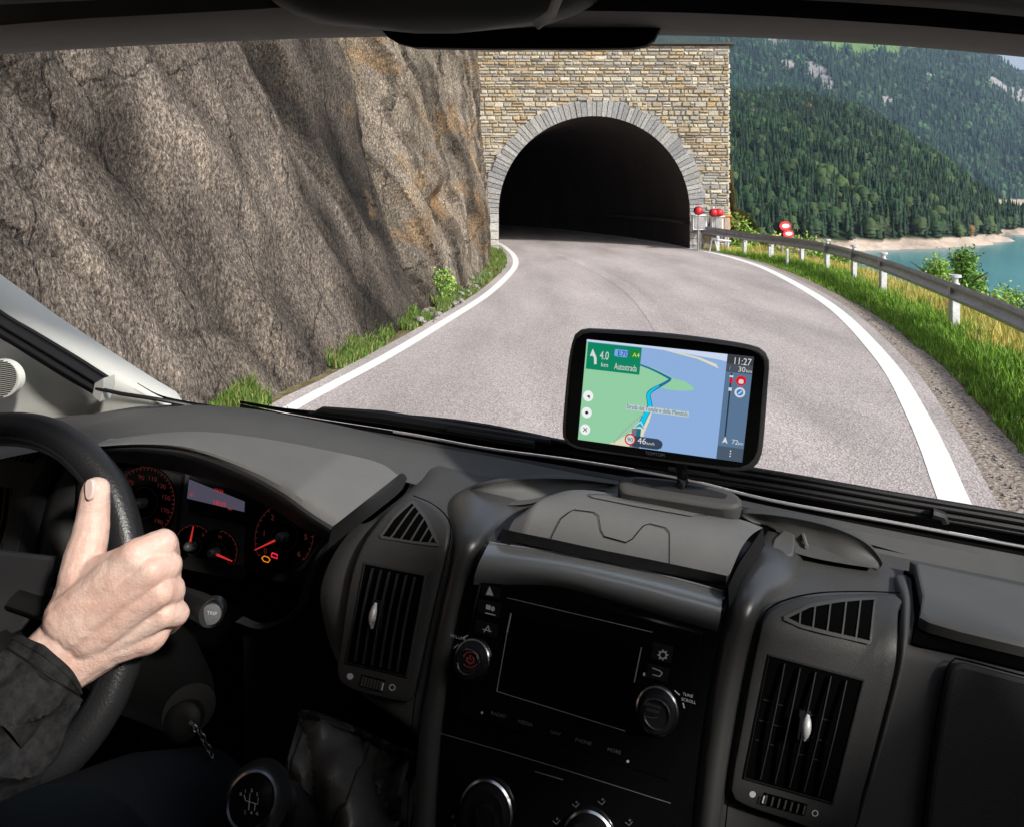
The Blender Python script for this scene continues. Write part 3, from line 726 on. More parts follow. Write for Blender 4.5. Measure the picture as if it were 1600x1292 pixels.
for px, yt, d, h, r, lab, cc in [
    (1152, 318, 27.9, 3.0, .55, 'yellow green creeper bush hugging the outer edge of the stone portal', YEL + GRN), (1172, 352, 27.7, 2.0, .5, 'small green bush leaning away from the portal bank', GRN),
    (1166, 345, 27.6, 2.2, .55, 'green bush growing against the rocky bank beside the portal', GRN), (1208, 362, 29, 2, .8, 'low rusty yellow bush left of the red and white signs', YEL), (1250, 358, 31, 2.2, .9, 'yellowish bush just right of the red and white signs', YEL + GRN),
    (1285, 372, 29, 1.8, .8, 'bright green shrub behind the middle of the guardrail', GRN), (1150, 378, 26.6, .9, .4, 'small leafy plant at the foot of the stone wall corner', GRN), (1190, 352, 33, 3.2, 1.1, 'dark green tree top showing between the bank and the signs', [(.06, .13, .03)]),
    (1315, 386, 26, 1.5, .6, 'small weedy shrub where the lake shore begins', GRN)]:
    tree('shrub', place_px(px, yt, d, h), h, r, lab, 'shrub', cc, 900, .08, 'round', 'shrubs behind the guardrail', k, False, .05); k += 1

def blades(name, pts, h, w_, cols_, label, seed, lean=.5):
    rng = np.random.default_rng(seed); pts = np.array(pts); n = len(pts); a = rng.random(n) * 6.283; hh = h * rng.uniform(.5, 1.3, n) if np.isscalar(h) else h * rng.uniform(.5, 1.3, n)
    dx = np.stack([np.cos(a), np.sin(a), a * 0], 1) * (w_ * rng.uniform(.6, 1.4, n))[:, None]; b = rng.random(n) * 6.283; ln = rng.uniform(.1, 1, n) * lean * hh
    top = pts + np.stack([np.cos(b) * ln, np.sin(b) * ln, hh], 1); mid = pts + np.stack([np.cos(b) * ln * .3, np.sin(b) * ln * .3, hh * .55], 1)
    v = np.stack([pts - dx, pts + dx, mid + dx * .8, mid - dx * .8, top], 1).reshape(-1, 3); i = np.arange(n)[:, None] * 5
    f = np.vstack([i + np.array([0, 1, 2]), i + np.array([0, 2, 3]), i + np.array([3, 2, 4])])
    cp = np.array(cols_)[rng.integers(len(cols_), size=n)] * rng.uniform(.7, 1.3, n)[:, None]; c = np.repeat(cp, 5, 0)
    o = np_mesh(name, v, f, M['grass'], c); tag(o, label, 'grass', kind='stuff'); return o
rng = np.random.default_rng(11); RLd = smooth_poly(right_line, 900); wd_ = np.interp(RLd[:, 1], RL[:, 1][:60], wid[:60]); RT = offset(RLd, 1.0) - RLd
pg = []; py_ = []
for _ in range(200000):
    i = rng.integers(200, 640); x0, y0 = RLd[i];
    if y0 < 3.2 or y0 > 27.5: continue
    rx = at_y(rail_line, min(y0, 26.8)); edge = .2 + np.interp(y0, [3, 5, 7, 9.2, 13, 18, 24], [.62, .50, .42, .40, .34, .26, .2]) + .06 * noise.noise(Vector((y0 * 3, 0, 0)))
    wtot = max(rx - x0 + 2.6, edge + .3); s = edge + (wtot - edge) * rng.random(); p = RLd[i] + RT[i] * s
    q = (p[0] - at_y(rail_line, min(p[1], 26.8))) + .35 * noise.noise(Vector((p[0] * 1.5, p[1] * 1.5, 2)))
    keep = 1 if y0 < 13 else .6
    if rng.random() > keep: continue
    (pg if q < -.02 + .3 * rng.random() else py_).append((p[0], p[1], gz(p[0], p[1]) - .02))
pg = pg[:80000]; py_ = py_[:46000]
hg = np.array([.10 + .10 * (.5 + .5 * noise.noise(Vector((p[0] * 1.3, p[1] * 1.3, 0)))) for p in pg]) * np.array([min(1, .35 + 1.2 * max(0, p[0] - at_y([(a, b) for a, b in right_line], p[1]) - .5)) for p in pg])
blades('verge_grass', pg, np.maximum(hg, .04) * 1.25, .006, [(.14, .31, .02), (.10, .24, .02), (.20, .38, .04), (.26, .38, .07), (.07, .17, .02)], 'fresh green grass between the gravel and the guardrail', 5)
blades('dry_grass', py_, .21, .0045, [(.55, .42, .12), (.42, .36, .10), (.30, .36, .07), (.66, .55, .25), (.55, .32, .08), (.22, .36, .05), (.30, .42, .08), (.70, .58, .12)], 'tall dry yellow grass under and behind the guardrail', 6, .35)
# tufts along the foot of the cliff
pts = []
for (y0, y1, dn, w0) in [(8.7, 9.6, 2600, .28), (9.6, 12.2, 7500, .33), (12.2, 15.5, 7500, .45), (15.5, 18.5, 1200, .25), (19.0, 26.3, 5200, .55), (6.55, 7.25, 3300, .20)]:
    for _ in range(dn):
        y = rng.uniform(y0, y1); lx = at_y(left_line, y) - .2; bx = at_y(base, y) ; t = rng.random()
        x = lx - .06 - t * min(w0, max(.1, lx - bx + .25)); 
        if noise.noise(Vector((x * 2.3, y * 1.7, 0))) < rng.uniform(-.25, .2): continue
        pts.append((x, y, 0.0 + .35 * max(0, t - .5)))
pts += [(at_y(base, 6.9) - .05 + rng.normal(0, .14), 6.9 + rng.normal(0, .13), rng.uniform(0, .12)) for _ in range(1500)]
blades('cliff_foot_grass', pts, .115 + .11 * np.clip([noise.noise(Vector((p[0] * 2, p[1] * 2, 5))) for p in pts], -.6, 1), .0055, [(.11, .20, .03), (.07, .15, .02), (.16, .24, .05), (.22, .22, .08), (.05, .10, .02)], 'green grass tufts along the foot of the cliff', 8, .6)
tree('shrub', (-3.9, 11.9, 4.1), .9, .35, 'small mossy bush hanging in the crevice near the top of the cliff', 'shrub', [(.10, .13, .02), (.16, .15, .03)], 700, .035, 'round', None, 31, False, .0)
tree('shrub', (at_y(base, 13.6) + .0, 13.6, 0.0), .75, .28, 'leafy weed climbing the rock foot above the grass', 'shrub', GRN, 700, .03, 'round', None, 32, False, .0)
# loose stones at the cliff foot
M['pebble'] = mat('pale_stone', (.24, .22, .21), .9, var=.3, vscale=10, bump=1, bscale=20, bdist=.02)
def rock(mb, cen, s, rng):
    n = 8; rows = []
    for a in range(1, 5):
        th = math.pi * a / 5; rows.append([Vector(cen) + Vector((math.sin(th) * math.cos(q), math.sin(th) * math.sin(q), math.cos(th) * .7)) * s * rng.uniform(.7, 1.15) for q in (2 * math.pi * k / n for k in range(n))])
    mb.grid(rows, None, True); mb.add(rows[0], [tuple(range(n))]); mb.add(rows[-1], [tuple(range(n))])
mb = MB()
for _ in range(90):
    y = rng.uniform(11, 18.5); rock(mb, (at_y(base, y) + rng.uniform(-.05, .35), y, rng.uniform(0, .12)), rng.uniform(.02, .075), rng)
tag(mb.build('rubble', M['pebble'], smooth=False), 'pale broken stones lying at the foot of the cliff', 'rubble', kind='stuff')
mb = MB()
for _ in range(420):
    y = 3.8 + 10 * rng.random() ** 1.5; x = at_y(right_line, y) + .35 + rng.random() * np.interp(y, [3, 7, 13], [1.1, .7, .4]); rock(mb, (x, y, 0), rng.uniform(.006, .022), rng)
tag(mb.build('pebbles', M['pebble'], smooth=False), 'small loose pebbles on the gravel shoulder', 'gravel', kind='stuff')

# ---------------- guardrail
RP = smooth_poly(rail_line, 120); gr_e = empty('guardrail', (6.75, 11.3, 0), 'weathered grey metal guardrail curving along the lake side of the road', 'guardrail')
nrm = offset(RP, 1) - RP
prof = [(-.02, .74), (-.055, .755), (-.075, .73), (-.08, .69), (-.03, .645), (-.02, .62), (-.03, .595), (-.08, .55), (-.075, .51), (-.055, .485), (-.02, .50)]
zs = np.interp(RP[:, 1], [-8, 24, 27], [0, 0, .15]); mb = MB()
mb.grid([[(RP[i][0] + nrm[i][0] * o_, RP[i][1] + nrm[i][1] * o_, z_ - .02 + zs[i]) for o_, z_ in prof] for i in range(120)])
mb.grid([[(RP[i][0] + nrm[i][0] * (o_ + .006), RP[i][1] + nrm[i][1] * (o_ + .006), z_ - .02 + zs[i]) for o_, z_ in prof] for i in range(120)])
mb.build('rail', M['steel'], gr_e)
PB = [(4.4, 4.2), (5.35, 6.6), (6.64, 11.1), (7.72, 15.2), (8.12, 17.3), (8.36, 19.4), (8.38, 21.2), (8.1, 23.0), (7.72, 24.4), (7.2, 25.8)]
for q, (x, y) in enumerate(PB):
    x = at_y(rail_line, y) + .03; mb = MB(); wpx = .055 if q < 4 else .045
    mb.box((x + .02, y + .02, .33), ((wpx, 0, 0), (0, .018, 0), (0, 0, .38))); mb.box((x + .02 - wpx, y + .06, .33), ((.006, 0, 0), (0, .05, 0), (0, 0, .38)))
    po = mb.build('post', M['white_paint'], gr_e, smooth=False)
    if q in (2, 3, 4, 5):
        mb = MB(); mb.tube([(x, y, .66), (x, y, .80)], .045, 10); mb.tube([(x, y, .80), (x, y, .84)], [.085, .085], 14); mb.build('cap', M['white_paint'], po)
        mb = MB(); mb.box((x - .06, y - .03, .60), ((.05, 0, 0), (0, .03, 0), (0, 0, .11))); mb.build('spacer', M['steel'], po, smooth=False)
    mb = MB(); mb.tube([(x - .02, y - .12, .45), (x - .02, y - .06, .45)], .022, 8); mb.build('bolt', M['steel'], po)

# ---------------- portal side equipment and signs
M['sign_red'] = mat('sign_red', (.62, .02, .03), .4); M['sign_white'] = mat('sign_white', (.78, .78, .78), .5); M['orange'] = mat('orange_panel', (.70, .28, .06), .6)
def lamp(px, py, d, r, lab, wide=False):
    p = P(px, py, d); e = empty('warning_lamp', (p.x, p.y, 0), lab, 'warning lamp', 'red lamps beside the portal')
    for dx in ((0,) if not wide else (-r * .75, r * .75)):
        c = p + Vector((dx, 0, 0)); mb = MB(); lathe(c, Vector((0, -1, 0)), [(r * .9, -.10), (r, -.02), (r * .96, .03), (r * .7, .07), (r * .3, .09)], mb, 20); mb.build('lens', M['sign_red'], e)
        mb = MB(); lathe(c, Vector((0, -1, 0)), [(r * 1.12, -.13), (r * 1.12, -.03), (r * 1.0, -.03)], mb, 20); mb.build('housing', M['black'], e)
    mb = MB(); mb.tube([(p.x, p.y + .08, 0), (p.x, p.y + .08, p.z)], .025, 8); mb.build('pole', M['steel'], e)
lamp(1092, 330, 25.9, .14, 'single round red lamp on a thin pole nearest the tunnel mouth'); lamp(1120, 333, 26.1, .13, 'pair of joined red lamps above the white cabinet', True)
def cab(px0, px1, y0, y1, d, lab, m, name='control_cabinet'):
    a = P(px0, y1, d); b = P(px1, y0, d); cx_ = (a.x + b.x) / 2; e = empty(name, (cx_, d, a.z), lab, 'cabinet')
    mb = MB(); mb.box((cx_, d + .15, (a.z + b.z) / 2), (((b.x - a.x) / 2, 0, 0), (0, .15, 0), (0, 0, (b.z - a.z) / 2))); mb.build('body', m, e, smooth=False, bevel=.01)
    mb = MB(); mb.box((cx_, d - .01, (a.z + b.z) / 2), (((b.x - a.x) / 2 - .05, 0, 0), (0, .012, 0), (0, 0, (b.z - a.z) / 2 - .05))); mb.build('door', M['steel'], e, smooth=False, bevel=.005)
    mb = MB(); mb.box((cx_, d + .12, b.z + .025), (((b.x - a.x) / 2 + .04, 0, 0), (0, .2, 0), (0, 0, .02))); mb.build('roof', m, e, smooth=False)
    mb = MB(); mb.box((cx_, d + .15, (a.z - .02) / 2), ((.05, 0, 0), (0, .05, 0), (0, 0, max(.02, a.z / 2)))); mb.build('leg', M['steel'], e, smooth=False)
cab(1083, 1105, 338, 360, 26.3, 'pale grey cabinet against the portal corner under the single red lamp', M['sign_white']); cab(1113, 1130, 340, 362, 26.4, 'grey white cabinet under the paired red lamps', M['sign_white'])
cab(1130, 1141, 339, 366, 26.5, 'narrow orange topped box at the outer corner of the portal', M['orange'], 'orange_box')
# trestle barrier beside it
e = empty('trestle_barrier', (7.9, 26.0, 0), 'white trestle barrier standing behind the far end of the guardrail', 'barrier')
mb = MB(); mb.tube([P(1112, 374, 25.8), P(1142, 378, 25.8)], .04, 8); mb.build('rail', M['white_paint'], e)
for a, b in (((1113, 372), (1108, 396)), ((1116, 372), (1122, 398)), ((1138, 376), (1136, 398))):
    mb = MB(); mb.tube([P(*a, 25.8), P(*b, 25.8)], .03, 8); mb.build('leg', M['white_paint'], e)
e = empty('road_sign', (P(1228, 365, 27).x, 27, 0), 'two red and white round signs stacked on one pole behind the guardrail', 'road sign')
for cx_, cy_, rx_, ry_, dd in ((1227, 354, 9, 7.5, 27.0), (1232, 366, 8.5, 6.5, 26.9)):
    f_ = plane(P(cx_, cy_, dd), Vector((.15, -1, 0)))
    mb = panel(ell(cx_, cy_, rx_, ry_, 24), f_, .0, .03, .6); pn = mb.build('sign_panel', M['sign_red'], e)
    flat(ell(cx_ + .5, cy_ - .3, rx_ * .66, ry_ * .45, 20), f_, .006).build('white_field', M['sign_white'], pn)
    mb = MB(); mb = panel(ell(cx_ - 1.2, cy_ + .6, rx_, ry_, 24), f_, -.04, .03, .6); mb.build('back_plate', M['black'], pn)
mb = MB(); p = P(1223, 362, 27.1); mb.tube([(p.x, 27.12, -1.2), (p.x, 27.12, p.z + .3)], .035, 8); mb.build('pole', M['steel'], e)
# pale survey pegs seen through the rail
for k_, (px, yt, yb, d) in enumerate([(1166, 370, 381, 27.0), (1230, 392, 408, 20.5), (1202, 388, 402, 23)]):
    a = P(px, yb, d); b = P(px, yt, d); e = empty('marker_peg', a, ['short pale peg close to the portal bank', 'pale peg under the two stacked signs', 'thin pale peg between the far posts of the guardrail'][k_], 'peg', 'pale pegs behind the guardrail')
    mb = MB(); mb.tube([a - Vector((0, 0, .3)), b], .035, 8); mb.build('shaft', M['white_paint'], e); mb = MB(); mb.tube([b, b + Vector((0, 0, .05))], [.042, .02], 8); mb.build('tip', M['white_paint'], e)
# ============================================================ INSIDE THE VAN
# ---- body shell: pillar, header, roof, sides
van = empty('van_body', vf(0, .6, -1.2), 'cab of the van around the view: cream pillar, grey headliner and dark window surround', 'van')
def box_uvw(mb, u0, u1, v0, v1, w0, w1, c=None):
    return mb.box(vf((u0 + u1) / 2, (v0 + v1) / 2, (w0 + w1) / 2), (U * (u1 - u0) / 2, V * (v1 - v0) / 2, W * (w1 - w0) / 2), c)
M['cab_dark'] = mat('dark_cab_lining', (.03, .03, .03), .9, spec=.1)
mb = MB()                                                   # unseen roof, openings added to let sun onto the hand, hood and pillar
for q in ((-1.0, 1.0, .36, .58), (.22, 1.0, .26, .36), (-1.0, -.22, -.32, .36), (-.22, .22, -.32, .13), (.66, 1.0, -.32, .05), (-1.0, 1.0, -1.0, -.32)): box_uvw(mb, *q, .50, .53)
mb.build('roof', M['cab_dark'], van, smooth=False)
mb = MB(); box_uvw(mb, -1.0, 1.0, -1.03, -1.0, -1.3, .53); mb.build('rear_bulkhead', M['cab_dark'], van, smooth=False)
mb = MB(); box_uvw(mb, -1.0, 1.0, -1.0, .9, -1.33, -1.3); mb.build('cab_floor', M['cab_dark'], van, smooth=False)
mb = MB(); box_uvw(mb, .98, 1.0, -1.0, .17, -1.3, LIGHT_SILL_R); box_uvw(mb, .98, 1.0, .17, .75, -1.3, .24); mb.build('side_panel', M['cab_dark'], van, smooth=False)  # unseen passenger side, stepped to choose where sun reaches the dash
mb = MB(); box_uvw(mb, -1.0, -.98, -1.0, .45, -1.3, .12); box_uvw(mb, -1.0, -.98, .45, .6, -1.3, -.25); mb.build('side_panel', M['cab_dark'], van, smooth=False)  # unseen driver side, raised to cut the light on the dash
mb = MB(); box_uvw(mb, .96, 1.0, -1.0, -.5, LIGHT_SILL_R, .5); box_uvw(mb, -1.0, -.96, -1.0, -.5, -.25, .5); mb.build('rear_post', M['cab_dark'], van, smooth=False)
mb = MB(); box_uvw(mb, -1.2, 1.1, .93, .96, -1.3, -.40); mb.build('firewall', M['void'], van, smooth=False)
# headliner edge over the windscreen: rolls from the roof down to the lip
lip = [(-260, 100), (-100, 90), (0, 80), (200, 67), (420, 57), (560, 53), (800, 50), (1030, 50), (1180, 54), (1300, 60), (1450, 70), (1600, 84), (1800, 104)]
HV = .70
mb = MB(); L_ = smooth_poly(lip, 60); rows = []
for dv, dy, dz in [(.03, 6, .012), (.005, 0, 0), (-.002, -5, 0), (-.02, -14, 0), (-.05, -42, 0), (-.07, -75, 0), (-.12, -150, 0), (-.2, -290, 0)]:
    rows.append([VP(HV + dv)(x, y + dy) for x, y in L_])
mb.grid(rows); mb.build('headliner', M['headliner'], van)
mb = MB(); rows = [[VP(HV - .053)(x, y - (38 if x < 700 else 30) - 4 * math.sin(x / 300), -.0) + W * 0 for x, y in L_], [VP(HV - .058)(x, y - 55) for x, y in L_]]
mb.grid([[p - V * .004 for p in r] for r in rows]); mb.build('headliner_seam', M['plastic_dark'], van)
o = patch([(-200, 48), (0, 36), (200, 26), (420, 14)], [(-200, 20), (0, 8), (200, -2), (420, -16)], VP(HV - .075), .0, 20, 2); o.build('sun_visor_edge', M['plastic_dark'], van)
# A pillar
PV = .90
pil = [(-200, 300), (0, 450), (60, 495), (150, 555), (215, 600), (252, 618), (262, 634), (160, 646), (-60, 665), (-300, 668)]
pA = [(-400, 182), (-200, 310), (0, 452), (60, 496), (150, 556), (218, 600), (254, 622), (262, 634)]
pB = [(-400, 700), (-200, 680), (0, 668), (50, 660), (110, 652), (170, 646), (230, 640), (262, 637)]
mb = patch(pA, pB, VP(PV), 0, 50, 14, prof=lambda s, t: .035 * math.sin(math.pi * min(t * 1.3, 1)) * (1 - s) ** .6 - .03 * (1 - min(1, t * 12)) - .02 * max(0, t - .8) * 5 * (1 - s))
pillar = mb.build('pillar_trim', M['cream'], van)
sv = VP(PV - .045)
# seal rail lying across the pillar
tube_a = [(-120, 440), (0, 508), (80, 556), (158, 603)]
mb = MB(); A_ = [(-120, 398), (0, 484), (60, 520), (120, 556), (170, 588)]; B_ = [(-120, 470), (0, 530), (50, 560), (105, 594), (155, 622)]
patch(A_, B_, sv, 0, 24, 16, prof=lambda s, t: .012 * math.sin(math.pi * t) ** .5 + .0035 * math.cos(t * 19) - .004, mb=mb)
rail_ = mb.build('grab_rail', M['rubber'], pillar)
panel([(154, 616), (158, 596), (172, 588), (173, 602), (166, 624)], sv, .012, .02, 1.5).build('rail_end_cap', mat('translucent_grey', (.42, .42, .40), .4), pillar)
# loudspeaker grille
mb = MB(); panel(ell(2, 592, 32, 30, 32), sv, .004, .01, 2, mb=mb); mb.build('speaker_grille', M['cream'], pillar)
mb = MB()
for i in range(-9, 10):
    y = i * 3.1; hw = math.sqrt(max(0, 29.0 ** 2 - y * y)) * .98
    line([(2 - hw, 592 + y + hw * .16), (2 + hw, 592 + y - hw * .16)], 1.7, sv, .0046, mb)
mb.build('speaker_slots', M['black'], pillar, smooth=False)
# window surround, thin line and black frit at the pillar foot
mb = MB(); mb.tube([sv(160, 604, .01), sv(200, 612, .012), sv(250, 622, .006), VP(.88)(300, 634), VP(.88)(380, 642)], .0028, 8); mb.build('window_seal', M['rubber'], van)
fr = patch([(214, 598), (250, 617), (300, 628), (380, 640), (470, 652)], [(215, 600), (252, 621), (300, 636), (380, 647), (470, 660)], VP(.885), 0, 30, 3); fr.build('windscreen_frit', M['black'], van)
# windscreen: one clear sheet from the cowl to the header
wm = bpy.data.materials.new('clear_glass'); wm.use_nodes = True; n_ = wm.node_tree.nodes; n_.remove(n_['Principled BSDF']); tb = n_.new('ShaderNodeBsdfTransparent'); tb.inputs[0].default_value = (.985, .985, .985, 1)
wm.node_tree.links.new(tb.outputs[0], n_['Material Output'].inputs['Surface'])
lo = [(-300, 600), (250, 625), (640, 660), (900, 700), (1200, 750), (1900, 860)]; hi = [(-300, 60), (250, 30), (640, 20), (900, 20), (1200, 20), (1900, 60)]
patch(lo, hi, (VP(.905), VP(.74)), 0, 12, 4).build('windscreen', wm, van)
# mirror housing and black shade band tab
HVm = HV - .035
tabo = [(596, 46), (608, 60), (625, 70), (650, 76), (760, 78), (900, 78), (990, 77), (1010, 73), (1022, 64), (1032, 46)]
panel(tabo, VP(HV + .0), .004, .01, 2.5).build('shade_band', M['black'], van)
mir = empty('rear_view_mirror', VP(HV - .06)(690, 10), 'dark oval mirror housing hanging from the headliner at the top of the view', 'mirror')
def pod(x0, x1, ytop, ybot, v, bulge, m, name, parent, pw=2.6):
    mb = MB(); rows = []
    for j in range(13):
        t = j / 12; y = ytop + (ybot - ytop) * t; row = []
        k = (1 - t ** pw) ** (1 / pw); cx_ = (x0 + x1) / 2; hw = (x1 - x0) / 2 * (.90 * k + .10)
        for i in range(33):
            s = i / 32 * 2 - 1; z_ = bulge * (1 - abs(s) ** 4) ** .5 * (1 - t ** 3) ** .5
            row.append(VP(v)(cx_ + hw * s, y + 0, z_))
        rows.append(row)
    mb.grid(rows); return mb.build(name, m, parent)
M['mirror_shell'] = mat('mirror_shell', (.075, .075, .075), .45, bump=.15, bscale=900, spec=.4)
pod(375, 985, -120, 53, HV - .06, .045, M['mirror_shell'], 'housing', mir)
pod(420, 880, -120, 30, HV - .06, .054, M['black'], 'mirror_glass_frame', mir, 3)
mb = MB(); mb.tube([VP(HV - .11)(838, 40, .0), VP(HV - .115)(862, 22), VP(HV - .115)(878, -20)], .0045, 10); mb.build('trim_edge', M['headliner'], mir)

# ---- dashboard
db = empty('dashboard', vf(0, .8, -.7), 'dark grey van dashboard with air vents, storage trays and a central lidded bin', 'dashboard')
DT = WP(WT)
# main shell: rows by pixel height, left border follows the driver pod
lb = [(640, 700), (640, 735), (600, 768), (560, 800), (525, 840), (500, 880), (486, 925), (490, 970), (508, 1030), (540, 1080), (590, 1120), (640, 1160), (655, 1220), (650, 1330)]
mb = MB(); rows = []; lbp = smooth_poly(lb, 70)
for (x, y) in lbp:
    y2 = y; row = []
    for i in range(90):
        t = i / 89; xx = x + (1950 - x) * t; yy = y + (xx - x) * .15 * (1 if y < 900 else 1)
        q = dash(xx, yy, -.004 - .018 * (1 - min(1, t * 30)) ** 2)
        row.append(q)
    rows.append(row)
shell = mb.grid(rows); shell.build('main_moulding', M['plastic'], db)
# far top of the dash between windscreen and pods
farl = [(-200, 690), (-60, 668), (60, 655), (160, 644), (240, 633), (375, 637), (500, 658), (640, 688), (900, 735), (1200, 796), (1600, 873), (1950, 945)]
neal = [(-200, 760), (-60, 730), (60, 705), (130, 697), (200, 692), (300, 690), (400, 700), (560, 735), (800, 790), (1150, 850), (1600, 940), (1950, 1010)]
mb = patch(farl, neal, VP(.875), 0, 90, 2); mb = MB()
rows = []; a_ = smooth_poly(farl, 90); b_ = smooth_poly(neal, 90)
pa = [VP(.872)(x, y) for x, y in a_]; pb = [WP(WT - .012)(x, y) for x, y in b_]
for j in range(7): rows.append([p.lerp(q, j / 6) for p, q in zip(pa, pb)])
mb.grid(rows); mb.build('dash_top', M['plastic_mid'], db)
# trim strips at the windscreen foot, from the glass towards the cabin
def band(name, top, bot, v, off, m, parent=db, pr=None, nv=4):
    mb = patch(top, bot, VP(v), off, 90, nv, prof=pr); return mb.build(name, m, parent)
X_ = [375, 470, 640, 760, 900, 1060, 1206, 1400, 1600, 1950]
def yl(vals, dy=0): return [(x, y + dy) for x, y in zip(X_, vals)]
road_y = [626, 640, 648, 662, 690, 712, 734, 768, 802, 865]
lgt_y = [631, 650, 677, 699, 718, 745, 780, 815, 852, 915]
gr0_y = [636, 655, 685, 707, 731, 760, 791, 830, 868, 935]
gr1_y = [662, 682, 706, 728, 748, 776, 804, 846, 890, 962]
dk_y = [680, 696, 722, 742, 764, 792, 818, 862, 908, 985]
wip = empty('windscreen_wiper', VP(.93)(640, 655), 'black wiper and cowl strips lying along the foot of the windscreen', 'wiper')
band('cowl', yl(road_y), yl(lgt_y), .915, 0, M['black'], wip, lambda s, t: .004 * math.sin(t * 12))
mb = MB(); ry = smooth_poly(yl(road_y), 60)
for dy, r_, x0 in ((5, .0032, 470), (13, .0035, 1100), (24, .004, 1040), (31, .003, 980)):
    pp = [VP(.905)(x, y + dy) for x, y in ry if x > x0]; mb.tube(pp, r_, 8)
mb.build('wiper_arm', M['rubber'], wip)
mb = MB(); mb.tube([VP(.90)(486, 647), VP(.90)(505, 642), VP(.90)(600, 652), VP(.90)(700, 668), VP(.90)(860, 690)], [.002, .006, .009, .008, .004], 8); mb.build('wiper_blade', M['plastic_dark'], wip)
mb = MB(); mb.tube([VP(.895)(1456, 801), VP(.895)(1472, 806), VP(.895)(1474, 816)], .006, 8); mb.build('arm_joint', M['plastic_dark'], wip)
mb = MB(); mb.tube([VP(.895)(700, 672), VP(.895)(835, 694)], .0045, 8); mb.build('blade_clip', M['plastic_dark'], wip)
band('glass_seat', yl(lgt_y), yl(gr0_y), .885, 0, M['black'])
mb = MB(); mb.tube([VP(.882)(x, y + 2) for x, y in smooth_poly(yl(lgt_y), 80) if x > 600], .0016, 6); mb.build('glass_edge_trim', mat('light_trim', (.30, .30, .31), .3), db)
band('defroster_ledge', yl(gr0_y), yl(gr1_y), .872, .0, M['plastic'], pr=lambda s, t: .006 * math.sin(math.pi * t))
mb = patch(yl(gr1_y), yl(dk_y), (VP(.868), VP(.845)), 0, 90, 2); mb.build('defroster_slot', M['void'], db)
line([(366, 656), (370, 668), (374, 680)], 5, VP(.866), .0, n=6).build('ledge_joint', M['black'], db)

# instrument hood
HW = -.318
hoodR = [(150, 694), (200, 682), (300, 674), (400, 683), (510, 703), (590, 722), (622, 742)]
hoodF = [(150, 698), (230, 697), (300, 706), (380, 736), (440, 768), (485, 800), (520, 822)]
hs_r = plane(vf(0, .80, -.36), -V * .25 + W); hs_f = plane(vf(0, .66, -.34), -V * .25 + W)
def hoodpt(x, y, t, o=0): return hs_f(x, y, o).lerp(hs_r(x, y, o), 1 - t)
mb = MB(); a_ = smooth_poly(hoodR, 60); b_ = smooth_poly(hoodF, 60); rows = []
hn_ = (W - V * .12).normalized(); hk_ = (vf(0, .70, HW) - CO).dot(hn_)
def HS(x, y, o=0.): r = ray(x, y); return CO + r * ((hk_ + o) / r.dot(hn_))
for j in range(-2, 13):
    t = max(j, 0) / 12; row = []
    for i in range(60):
        q = a_[i] * (1 - t) + b_[i] * t; s = i / 59
        p = HS(q[0], q[1], -.007 * (max(0, t - .78) / .22) ** 2 - .008 * (1 - t) ** 2 - .014 * max(0, s - .8) * 5 * (1 if j >= 0 else 1))
        if j < 0: p = p - W * .012 * (-j) * min(1, s * 4) + V * .01 * (-j)
        row.append(p)
    rows.append(row)
hd_end = rows[-1]; hood_side = [r[-1] for r in rows[2:]]
mb.grid(rows)
mb.build('instrument_hood', M['plastic_light'], db)
# right flank of the hood, falling to the pod
mb = MB(); e1 = [(622, 742), (612, 760), (575, 788), (545, 808), (520, 822)]; e2 = [(636, 748), (626, 768), (590, 798), (552, 826), (512, 858)]
a_ = smooth_poly(e1, 24); b_ = smooth_poly(e2, 24)
top_ = [hood_side[min(int(i * 12 / 23), 11)].lerp(hood_side[min(int(i * 12 / 23), 11) + 1], i * 12 / 23 - min(int(i * 12 / 23), 11)) for i in range(24)]; bot_ = [dash(x, y, .001) for x, y in b_]
mb.grid([[p.lerp(q, t) + W * .004 * math.sin(math.pi * t) for p, q in zip(top_, bot_)] for t in (0, .08, .2, .5, .8, 1)]); mb.build('hood_flank', M['plastic_dark'], db)
# under lip: dark thick front edge rolling in
lipo = [(150, 706), (185, 707), (232, 709), (300, 722), (380, 752), (440, 786), (480, 815), (512, 836)]
lipi = [(150, 722), (180, 722), (230, 728), (300, 742), (370, 766), (430, 798), (470, 824), (505, 842)]
mb = MB(); b_ = smooth_poly(hoodF, 60); c_ = smooth_poly(lipo, 60); d_ = smooth_poly(lipi, 60); rows = []
for k_, (P1, P2, t, dep) in enumerate([(b_, b_, 0, 0), (b_, c_, .35, .003), (b_, c_, .75, .001), (c_, c_, 0, -.008), (c_, d_, .5, -.03), (d_, d_, 0, -.075)]):
    rows.append([(lambda q, h: h + (h - CO).normalized() * 0)(None, None) if False else None for _ in range(0)])
    r_ = []
    for i in range(60):
        q = P1[i] * (1 - t) + P2[i] * t; ref_ = (hd_end[i] - CO).length; dirr = ray(q[0], q[1]); s_ = ref_ / ray(b_[i][0], b_[i][1]).length - dep
        r_.append(CO + dirr * s_)
    rows[-1] = r_
mb.grid(rows); mb.build('hood_lip', M['plastic_dark'], db)

